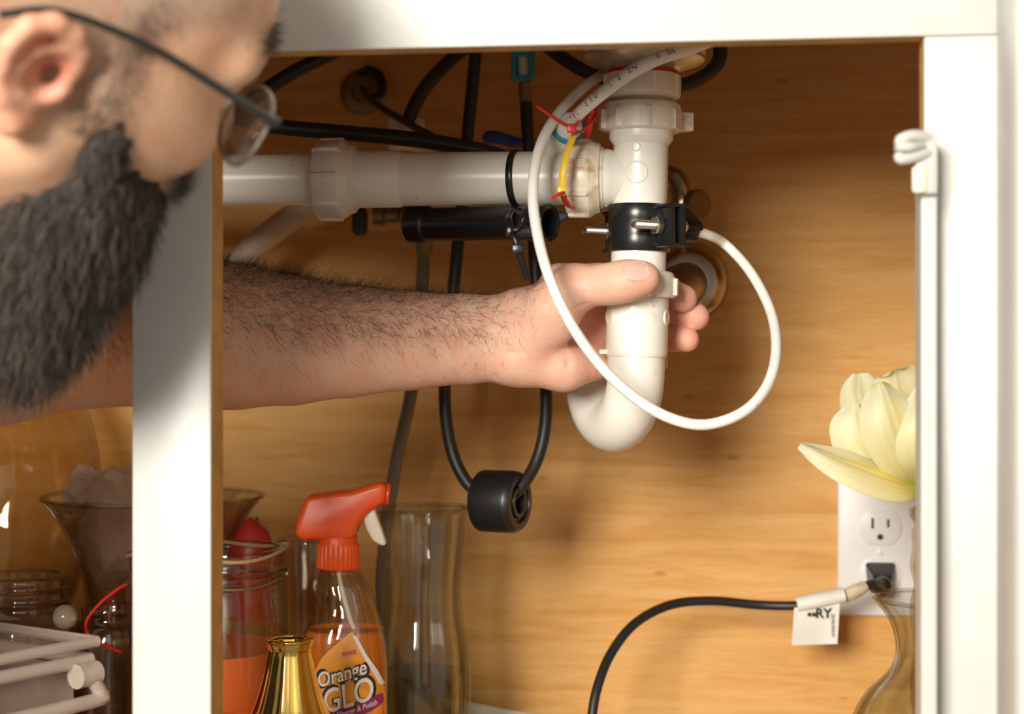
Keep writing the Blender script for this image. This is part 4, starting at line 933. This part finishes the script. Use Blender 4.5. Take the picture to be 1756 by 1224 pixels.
# head
hy, hpch, hr = .60, .31, -.46
def hbasis(y, p, r):
    cy, sy, cp, sp_ = math.cos(y), math.sin(y), math.cos(p), math.sin(p)
    f = np.array([cy*cp, sy*cp, -sp_]); r0 = np.array([sy, -cy, 0]); u = np.cross(r0, f)
    return f, r0*math.cos(r)+u*math.sin(r), -r0*math.sin(r)+u*math.cos(r)
HF, HR, HU = hbasis(hy, hpch, hr); HC = np.array((-.2245, .757, .157)); HB = (HF, HR, HU)
def Hd(a, l, h): return HC+(HF*a+HR*l+HU*h)*mm
def hloc(p): q = (p-HC)/mm; return q@HF, q@HR, q@HU
B_.ell(Hd(-12, 0, 36), HB, (.095, .076, .086), .01)
B_.ell(Hd(42, 0, 46), HB, (.058, .064, .052), .03)
B_.ell(Hd(42, 0, -16), HB, (.050, .060, .064), .03)
for s_ in (1, -1):
    B_.cone(Hd(8, 56*s_, -40), Hd(54, 18*s_, -76), .018, .016, .025)
    B_.cone(Hd(73, 38*s_, -14), Hd(30, 64*s_, -4), .016, .013, .02)
    B_.cone(Hd(93, 12*s_, 31), Hd(82, 44*s_, 29), .0105, .010, .016)
    B_.dent([Hd(92, 30*s_, 12)], .015, .006)
    B_.ell(Hd(76, 32*s_, 11), HB, (.012, .013, .012), .006)
    B_.cone(Hd(87, 20*s_, 14), Hd(83, 44*s_, 12), .0035, .003, .004)
    # ear
    EH = lambda a, l, h: Hd(a*.86-2, l*s_, h*(.66 if h > 0 else .86)-5)
    ear = lambda pts, kk=.004: [B_.cone(EH(*a[:3]), EH(*b[:3]), a[3]*.9*mm, b[3]*.9*mm, kk, .012) for a, b in zip(pts[:-1], pts[1:])]
    B_.ell(EH(-11, 79, 1), HB, (.016, .0065, .022), .006)
    ear([(4, 77, 0, 3.5), (9, 80, 12, 3.6), (7, 83, 24, 4.2), (-1, 86, 33, 5), (-13, 90, 36, 5.2), (-24, 93, 29, 5), (-29, 94, 14, 4.8), (-28, 92, -2, 4.4), (-21, 88, -16, 4.6), (-10, 83, -28, 7), (-3, 79, -25, 6)])
    ear([(-2, 84, 22, 3.2), (-13, 87, 13, 3.8), (-17, 88, 0, 4), (-13, 86, -11, 4), (-5, 84, -14, 3.8)])
    B_.ell(EH(-5, 90, 0), HB, (.0095, .0115, .010), .003, sub=True)
    B_.ell(EH(1, 80, 0), HB, (.0045, .012, .0055), .003, sub=True)
    ear([(7, 80, 3, 4), (6, 82, -4, 4.2), (3, 80, -10, 4)])
B_.cone(Hd(92, 0, 24), Hd(100, 0, -10), .0075, .009, .012)
B_.cone(Hd(101, 0, -12), Hd(100, 0, -16), .0100, .0095, .006)
for s_ in (1, -1): B_.cone(Hd(94, 11*s_, -17), Hd(91, 13*s_, -17), .007, .006, .006)
B_.cone(Hd(77, -20, -44), Hd(77, 20, -44), .012, .012, .012)
B_.cone(Hd(84, -15, -49), Hd(84, 15, -49), .005, .005, .006)
B_.cone(Hd(81, -14, -58), Hd(81, 14, -58), .006, .006, .006)
B_.cone(Hd(64, -10, -80), Hd(64, 10, -80), .016, .016, .02)
# neck, trunk, right arm
nb = Hd(-52, 0, -150)
B_.cone(Hd(-22, 0, -40), nb, .058, .062, .03, .05)
tc_ = np.array((-.52, .69, -.12))
B_.cone(nb, (shL+shR)/2*.4+tc_*.6+np.array((0, 0, .06)), .062, .10, .05, .08)
B_.cone(shL+np.array((-.02, -.03, -.03)), tc_, .075, .115, .05, .09); B_.cone(shR+np.array((-.0, .04, -.03)), tc_, .075, .115, .05, .09)
B_.cone(tc_, np.array((-.54, .65, -.33)), .125, .115, .05, .09)
B_.cone(shR, np.array((-.52, .48, -.30)), .052, .042, .03, .05)
B_.F[0, :, :] = np.maximum(B_.F[0], .01); B_.F[:, 0, :] = np.maximum(B_.F[:, 0], .01); B_.F[:, :, 0] = np.maximum(B_.F[:, :, 0], .01)
BV, BQ = surface_nets(B_.F, B_.ax)
# keep the one connected body
import collections
par = np.arange(len(BV))
for _ in range(400):
    m_ = par[BQ].min(1); new = par.copy()
    for c_ in range(4): np.minimum.at(new, BQ[:, c_], m_)
    new = new[new]; new = new[new]
    if (new == par).all(): break
    par = new
big = collections.Counter(par.tolist()).most_common(1)[0][0]; keep = par == big
remap = np.cumsum(keep)-1; BQ = remap[BQ[keep[BQ].all(1)]]; BV = BV[keep]
# light smoothing
for _ in range(2):
    acc = np.zeros_like(BV); cn = np.zeros(len(BV))
    for a, b in ((0, 1), (1, 2), (2, 3), (3, 0)):
        np.add.at(acc, BQ[:, a], BV[BQ[:, b]]); np.add.at(acc, BQ[:, b], BV[BQ[:, a]]); np.add.at(cn, BQ[:, a], 1); np.add.at(cn, BQ[:, b], 1)
    BV = BV*.45+acc/np.maximum(cn, 1)[:, None]*.55
def nrm(V, Q):
    n = np.cross(V[Q[:, 2]]-V[Q[:, 0]], V[Q[:, 3]]-V[Q[:, 1]]); N_ = np.zeros_like(V)
    for c_ in range(4): np.add.at(N_, Q[:, c_], n)
    return N_/(np.linalg.norm(N_, axis=1)[:, None]+1e-12)
BN = nrm(BV, BQ)
def warp(V):
    # the head sits a little nearer than the reaching arm: ease points around it towards the eye level in front
    V = np.atleast_2d(V); t = np.clip((np.linalg.norm(V-HC, axis=1)-.16)/.12, 0, 1); t = t*t*(3-2*t)
    return V*(.935+.065*t)[:, None]
def to_world(V): 
    V = warp(np.asarray(V, float))
    c, s = math.cos(YAW), math.sin(YAW)
    return np.stack([CAM.x+V[:, 0]*c-V[:, 1]*s, CAM.y+V[:, 0]*s+V[:, 1]*c, CAM.z+V[:, 2]], 1)
def dir_world(V):
    c, s = math.cos(YAW), math.sin(YAW); return np.stack([V[:, 0]*c-V[:, 1]*s, V[:, 0]*s+V[:, 1]*c, V[:, 2]], 1)
def bulk(name, V, F, m, parent=None):
    """fast mesh build for big arrays (V world coordinates, F fixed-size faces)"""
    F = np.asarray(F); c = (V.min(0)+V.max(0))/2; me = bpy.data.meshes.new(name); n, k_ = F.shape
    me.vertices.add(len(V)); me.vertices.foreach_set('co', (V-c).astype(np.float32).ravel())
    me.loops.add(n*k_); me.loops.foreach_set('vertex_index', F.astype(np.int32).ravel())
    me.polygons.add(n); me.polygons.foreach_set('loop_start', np.arange(0, n*k_, k_, dtype=np.int32)); 
    me.update(calc_edges=True); me.validate(); sm(me); me.materials.append(m)
    o = bpy.data.objects.new(name, me); C.objects.link(o); o['_w'] = tuple(float(x) for x in c)
    if parent is not None: o.parent = parent; o.location = Vector(c)-Vector(parent['_w'])
    else: o.location = Vector(c)
    return o
skin = mat('skin', (.62, .34, .24), .5, spec=.35, sss=.22, bump=.35, bscale=420); nt = skin.node_tree; b = nt.nodes['Principled BSDF']
at = nt.nodes.new('ShaderNodeVertexColor'); at.layer_name = 'col'
sn = nt.nodes.new('ShaderNodeTexNoise'); sn.inputs['Scale'].default_value = 55; sn.inputs['Detail'].default_value = 5
sg = nt.nodes.new('ShaderNodeNewGeometry'); sr = nt.nodes.new('ShaderNodeValToRGB'); sr.color_ramp.elements[0].position = .3; sr.color_ramp.elements[1].position = .7
sr.color_ramp.elements[0].color = (1.0, .80, .74, 1); sr.color_ramp.elements[1].color = (1, 1.04, 1.06, 1)
sx2 = nt.nodes.new('ShaderNodeMixRGB'); sx2.blend_type = 'MULTIPLY'; sx2.inputs[0].default_value = .8
nt.links.new(sg.outputs['Position'], sn.inputs['Vector']); nt.links.new(sn.outputs['Fac'], sr.inputs['Fac'])
nt.links.new(at.outputs['Color'], sx2.inputs[1]); nt.links.new(sr.outputs['Color'], sx2.inputs[2]); nt.links.new(sx2.outputs['Color'], b.inputs['Base Color'])
person = bulk('person', to_world(BV), BQ, skin)
tag(person, 'bearded man in eyeglasses reaching his arm into the cabinet to hold the drain', 'person')
# skin tones by place: pinker fingertips, palm and ear, stubble tone on the scalp
col = np.tile(np.array([.74, .475, .335]), (len(BV), 1))
def blend(mask, c): 
    global col
    mask = np.clip(mask, 0, 1)[:, None]; col = col*(1-mask)+np.array(c)*mask
X0 = BV[:, 0]
pxv = 878+FPX*BV[:, 0]/BV[:, 1]; pyv = 612-FPX*BV[:, 2]/BV[:, 1]
hand = np.clip((pxv-840)/60, 0, 1)
blend(hand*.7, (.80, .50, .365))
blend(np.clip((pxv-1090)/70, 0, 1)*(BV[:, 1] > 1.06)*.8, (.80, .43, .33))
blend(np.exp(-((pxv-1030)**2/45**2+(pyv-590)**2/50**2))*(BV[:, 1] > 1.04)*.7, (.74, .34, .25))
blend(hand*np.exp(-((pxv-1115)**2+(pyv-480)**2)/30**2)*.4, (.80, .42, .32))
la, ll, lh = hloc(BV); hm = (np.linalg.norm(BV-HC, axis=1) < .16)
blend(hm*1.0, (.66, .41, .26))
earm = hm*(np.abs(ll) > 76)*(la < 16)
blend(earm*.6, (.74, .34, .22)); blend(earm*np.exp(-((la+3)**2+(lh)**2)/9**2)*.8, (.45, .12, .08))
blend(hm*np.exp(-((la-98)**2+(lh+15)**2)/16**2)*.5, (.66, .34, .24))
hair_line = np.clip((lh-(28+.0*la)+(-(la-40))*.55)/10, 0, 1)*np.clip((80-la-.1*lh)/8, 0, 1)*(np.abs(ll) < 82)
hair_line = hair_line*np.clip((lh+30)/20+(la < -20), 0, 1)
blend(hm*hair_line*.62, (.30, .22, .16)); blend(hm*np.exp(-((la-26-.12*lh)**2)/11**2)*(lh > -30)*(lh < 60)*(np.abs(ll) > 40)*np.clip((lh+30)/25, 0, 1)*np.clip((60-lh)/40, 0, 1)*.78, (.15, .10, .07))
ca = person.data.color_attributes.new('col', 'FLOAT_COLOR', 'POINT')
ca.data.foreach_set('color', np.c_[col, np.ones(len(col))].astype(np.float32).ravel())

def strands(name, roots, dirs, length, rad, curl, m, parent, bend=(0, 0, -1), bendk=.4, nseg=3, sides=3, label=None, lift=0.0):
    """tapering hair strands as real thin geometry; arrays in camera space"""
    n = len(roots); L = np.asarray(length).reshape(-1, 1); 
    d = dirs/np.linalg.norm(dirs, axis=1)[:, None]; bend = np.array(bend, float)
    P0 = roots-d*.0006+d*lift; pts = [P0]; cur = P0.copy(); ph = rng.uniform(0, 6.28, (n, 1)); w1 = np.cross(d, np.array([.3, .5, .8])); w1 /= np.linalg.norm(w1, axis=1)[:, None]; w2 = np.cross(d, w1)
    for i in range(nseg):
        s_ = (i+1)/nseg
        dd_ = d+bend*bendk*s_+curl*(w1*np.cos(ph+s_*4)+w2*np.sin(ph+s_*4))
        dd_ /= np.linalg.norm(dd_, axis=1)[:, None]; cur = cur+dd_*L/nseg; pts.append(cur.copy())
    V = []; 
    for i, p in enumerate(pts):
        r_ = (rad*(1-.8*(i/nseg)**1.5))
        for k_ in range(sides):
            a = 2*math.pi*k_/sides; V.append(p+w1*(math.cos(a)*r_)+w2*(math.sin(a)*r_))
    V = np.stack(V, 1).reshape(-1, 3); per = (nseg+1)*sides; base = (np.arange(n)*per)[:, None, None]; f = []
    for i in range(nseg):
        for k_ in range(sides): l_ = (k_+1) % sides; f.append((i*sides+k_, i*sides+l_, (i+1)*sides+l_, (i+1)*sides+k_))
    F = (base+np.array(f)[None]).reshape(-1, 4)
    o = bulk(name, to_world(V), F, m, parent); o['kind'] = 'stuff'
    if label: o['label'] = label
    return o
def sample(wt, n):
    ar = wt/wt.sum(); return rng.choice(len(wt), n, p=ar)
hairm = mat('dark_brown_hair', (.055, .034, .020), .45, spec=.4); nt = hairm.node_tree
beardm = mat('beard_hair', (.050, .037, .028), .42, spec=.5)
# area weight per vertex (grid is uneven)
aw = np.zeros(len(BV)); 
qa_ = np.linalg.norm(np.cross(BV[BQ[:, 2]]-BV[BQ[:, 0]], BV[BQ[:, 3]]-BV[BQ[:, 1]]), axis=1)
for c_ in range(4): np.add.at(aw, BQ[:, c_], qa_/4)
# arm hair
st_y = np.interp(pxv, [190, 300, 400, 500, 600, 700, 800, 860, 940], [490, 440, 450, 476, 490, 500, 505, 505, 470])
st_h = np.interp(pxv, [190, 400, 600, 860], [240, 250, 190, 155])
v_ = (pyv-st_y)/st_h
armm = (pxv > 180) & (pxv < 935) & (BV[:, 1] > .90) & (np.abs(BV[:, 1]-1.0) < .12) & (pyv > 380) & (pyv < 720) & ~hm
dens = np.where(v_ < .45, 1.0, np.exp(-(v_-.40)*7))*np.clip((1.0-v_)*3, .0, 1)*np.clip((935-pxv)/120, 0, 1)
dens = dens*(.35+1.0*np.clip(1-(pxv-380)/600, 0, 1))*np.clip(1.3-v_*1.2, .1, 1.2)
wt_ = aw*armm*dens
ix = sample(wt_, 13000)
jit = rng.normal(0, .0006, (len(ix), 3)); 
dr = BN[ix]*.45+np.array([-.25, -.05, -.75])*.9*np.clip(v_[ix], .15, 1)[:, None]+np.array([.6, 0, -.1])*.5+rng.normal(0, .28, (len(ix), 3))
strands('arm_hair', BV[ix]+jit, dr, rng.uniform(.006, .015, len(ix)), .000075, .35, hairm, person, (.2, 0, -1), .3, 4, 3, 'dark hair covering the upper side of the forearm')
# thumb nail
nc = S(1095, 466, 1.0256); tax = S(1104, 477, 1.0256)-S(1045, 487, 1.030); tax /= np.linalg.norm(tax)
nn_ = np.array([.05, -.90, .42]); nn_ -= tax*(nn_@tax); nn_ /= np.linalg.norm(nn_); ns = np.cross(tax, nn_)
NV = []; NF = []; base = S(1097, 478.5, 1.0258); rr = .01125; K = 14
for i in range(K+1):
    for j in range(K+1):
        u = i/K*2-1; v = j/K*2-1; 
        q = (1-abs(u)**2.6)**.42 if abs(u) < 1 else 0
        ang = v*.74*max(.30, q); rl = rr-.0011*max(0, u)**2 - .0003*(abs(v)**3) + .00005
        NV.append(base+tax*(u*.0076)+nn_*(rl*math.cos(ang))+ns*(rl*math.sin(ang)))
for i in range(K):
    for j in range(K): a = i*(K+1)+j; NF.append((a, a+1, a+K+2, a+K+1))
NV = np.array(NV); NV2 = NV-nn_*.0009; n0 = len(NV)
bd = [i for i in range(K+1)]+[(i+1)*(K+1)+K for i in range(K)]+[K*(K+1)+K-1-i for i in range(K)]+[(K-1-i)*(K+1) for i in range(K-1)]
NF2 = NF+[tuple(x+n0 for x in f[::-1]) for f in NF]+[(bd[i], bd[(i+1) % len(bd)], bd[(i+1) % len(bd)]+n0, bd[i]+n0) for i in range(len(bd))]
from mathutils.bvhtree import BVHTree
near = (np.abs(BV-base).max(1) < .03); hq = BQ[near[BQ].all(1)]
bvh = BVHTree.FromPolygons([tuple(v) for v in BV], [tuple(int(i) for i in f) for f in hq])
ft = np.zeros(len(NV))
NVc = NV.copy()
for q_ in range(len(NV)):
    org = NV[q_]+nn_*.02; hit = bvh.ray_cast(Vector(org), Vector(-nn_))
    if hit[0] is not None: NVc[q_] = NV[q_]*.35+np.array(hit[0])*.65; NVc[q_] = NVc[q_] if (NVc[q_]-np.array(hit[0]))@nn_ > .00025 else np.array(hit[0])+nn_*.00025
NV = NVc; NV2 = NV-nn_*.0012
o = part('thumb_nail', (to_world(np.concatenate([NV, NV2])), NF2), mat('fingernail', (.74, .47, .38), .22, sss=.15), person, auto=None)
# beard: dense core following the jaw plus strands
BF = Field([axis((-.36, -.09, .0036)), axis((.60, .90, .0036)), axis((-.09, .20, .0036))])
def bc3(pts, kk=.02):
    for (a, r1), (b, r2) in zip(pts[:-1], pts[1:]): BF.cone(Hd(*a), Hd(*b), r1*mm, r2*mm, kk, .04)
BEARD = [[((30, 66, 2), 4), ((33, 64, -12), 6), ((36, 58, -34), 9), ((42, 50, -56), 14), ((52, 30, -80), 20), ((60, 0, -90), 22)],
         [((58, 46, -42), 5), ((64, 38, -54), 8), ((66, 20, -74), 14), ((66, 0, -82), 17)],
         [((66, 36, -42), 4), ((74, 20, -52), 6), ((76, 6, -62), 8)],
         [((60, 12, -92), 20), ((58, 10, -118), 22), ((60, 4, -146), 17), ((62, 2, -160), 9)],
         [((22, 52, -62), 10), ((28, 42, -88), 16), ((38, 26, -118), 20), ((48, 12, -146), 15)]]
for ch in BEARD:
    bc3(ch); bc3([((a, -l, h), r) for (a, l, h), r in ch])
BF.cone(Hd(84, -20, -39), Hd(84, 20, -39), .005, .005, .006); 
CV, CQ = surface_nets(BF.F, BF.ax); CN = nrm(CV, CQ)
for _ in range(1): CV = CV+CN*(.0022*np.sin(CV[:, :1]*520+CV[:, 2:]*160)*np.sin(CV[:, 1:2]*480+CV[:, :1]*200))
beard = bulk('beard', to_world(CV), CQ, mat('beard_core', (.022, .015, .010), .8, bump=1.0, bscale=260), person); beard['label'] = 'full dark brown beard'
down = -HU*.8+np.array((-.25, 0, -.75))*.6
da, dl, dh = hloc(CV)
ix = rng.integers(0, len(CV), 15000)
dr = CN[ix]*.55+down*.9+HF*.15+rng.normal(0, .22, (len(ix), 3))
ln = np.clip(6+np.clip(-dh[ix], 0, 200)*.15, 3, 22)*mm*rng.uniform(.6, 1.15, len(ix))
colr = rng.random(len(ix)) < .24
strands('beard_hair', CV[ix][~colr]-CN[ix][~colr]*.002, dr[~colr], ln[~colr], .00026, .45, beardm, beard, (-.1, 0, -1), .3, 4)
greym = mat('lighter_beard_hair', (.17, .13, .10), .4, spec=.5)
strands('grey_hair', CV[ix][colr]-CN[ix][colr]*.002, dr[colr], ln[colr], .00026, .45, greym, beard, (-.1, 0, -1), .3, 4)
# moustache end and sideburn, eyebrows, stubble
def region(mask, n, ln_, dirv, rad, nm, m=hairm, ns=.5, lab=None, curl=.3):
    ix = sample(aw*mask*hm+1e-20, n)
    dr = BN[ix]*ns+np.array(dirv)+rng.normal(0, .2, (n, 3)); strands(nm, BV[ix]+rng.normal(0, .0005, (n, 3)), dr, rng.uniform(.6, 1.1, n)*ln_, rad, curl, m, person, (0, 0, -1), .2, 3, 3, lab)
region(np.exp(-((la-88)**2+(lh+38)**2)/8**2)*(np.abs(ll) > 3), 900, .011, HF*.3-HU*.3+HR*.6, .00018, 'moustache', beardm, .5, 'dark moustache')
region(np.exp(-((la-94)**2+(lh-44)**2)/6**2)*(np.abs(ll) > 8)*(la > 70), 450, .009, HU*.2+HR*.6, .00016, 'eyebrow', hairm, .4, 'dark eyebrow')
sb_ = np.exp(-((la-26-.12*lh)**2)/9**2)*(lh > -25)*np.clip((50-lh)/40, 0, 1)*(np.abs(ll) > 45)
region(sb_, 2600, .005, -HU*.9+HF*-.2, .00007, 'sideburn', hairm, .3, 'short dark sideburn', .1)
region(hair_line*(lh > 5), 9000, .0026, -HU*.2, .00006, 'cropped_hair', hairm, .9, 'closely cropped hair', .1)
# eye
for s_ in (1, -1):
    e = Hd(82, 32*s_, 11)
    e_w = camw(*warp(e)[0]); part('eye', lathe_g([(e_w+camw(*HF)*t_2-camw(0, 0, 0)*t_2, max(.0002, .92*math.sqrt(max(0, .0095**2-t_2**2))), camw(*(e+HF))-camw(*e)) for t_2 in np.linspace(-.0094, .0094, 16)], 24), mat('eye_white', (.6, .55, .5), .15), person)
# shirt
SF = Field([axis((-.68, -.30, .006)), axis((.40, .90, .006)), axis((-.46, .08, .006))])
SF.cone(nb*.8+tc_*.2, (shL+shR)/2*.4+tc_*.6+np.array((0, 0, .05)), .05, .108, .05, .08)
SF.cone(shL+np.array((-.02, -.03, -.03)), tc_, .082, .124, .05, .09); SF.cone(shR+np.array((-.0, .04, -.03)), tc_, .082, .124, .05, .09)
SF.cone(tc_, np.array((-.54, .65, -.34)), .134, .124, .05, .09)
for sh_, e_ in ((shL, elb), (shR, np.array((-.52, .48, -.30)))): SF.cone(sh_, sh_+(e_-sh_)*.42, .066, .060, .04, .05)
for q in range(3):
    idx_ = [slice(None)]*3
    for e_ in (0, -1): idx_[q] = e_; SF.F[tuple(idx_)] = np.maximum(SF.F[tuple(idx_)], .01)
TV, TQ = surface_nets(SF.F, SF.ax)
o = bulk('t_shirt', to_world(TV), TQ, mat('grey_cotton', (.10, .11, .13), .85, bump=.4, bscale=600), person); o['label'] = 'dark grey t-shirt'

# ------------------------------------------------------------------ eyeglasses
hl_ = lambda a, l, h: camw(*warp(Hd(a, l, h))[0])
gl_ = thing('eyeglasses', 'dark wire eyeglasses with thin oval lenses worn low on the nose', 'eyeglasses', hl_(112, 0, 5))
dkm = mat('dark_gunmetal', (.05, .052, .045), .3, .7); rimm = mat('thin_silver_rim', (.35, .30, .26), .3, .9)
for s_, nmx in ((1, 'temple_arm'), (-1, 'temple_arm')):
    part(nmx, tube_g([hl_(-34, 87*s_, 12), hl_(-20, 88*s_, 21), hl_(-7, 87*s_, 24.5), hl_(12, 82*s_, 25), hl_(36, 78*s_, 24), hl_(67, 77*s_, 20), hl_(101, 73*s_, 15)], [.0018, .0019, .0017, .0016, .0018, .0019, .0017], 12, 8), dkm, gl_)
    part('hinge', box_g(hl_(100, 71*s_, 15), Vector(hl_(1, 0, 0)-hl_(0, 0, 0)).normalized()*.003, Vector(hl_(0, 1, 0)-hl_(0, 0, 0)).normalized()*.002, Vector(hl_(0, 0, 1)-hl_(0, 0, 0)).normalized()*.0022, .0005), dkm, gl_)
    cx_, cz_ = 41*s_, 3
    ring = [hl_(101-abs(math.cos(t))*1.5+.10*(19*math.sin(t)), cx_+27*math.copysign(abs(math.cos(t))**.85, math.cos(t)), cz_+19*math.copysign(abs(math.sin(t))**.85, math.sin(t))) for t in np.linspace(0, 2*math.pi, 41)[:-1]]
    fwd = Vector(hl_(1, 0, 0)-hl_(0, 0, 0)).normalized()
    rg = part('lens_rim', tube_g(ring+[ring[0]], .0011, 8, 2), rimm, gl_)
    part('lens', prism_g(ring, fwd, .0009), M['lens'], rg, auto=None)
part('bridge', tube_g([hl_(101, -14, 8), hl_(105, 0, 11), hl_(101, 14, 8)], .0011, 10, 6), rimm, gl_)
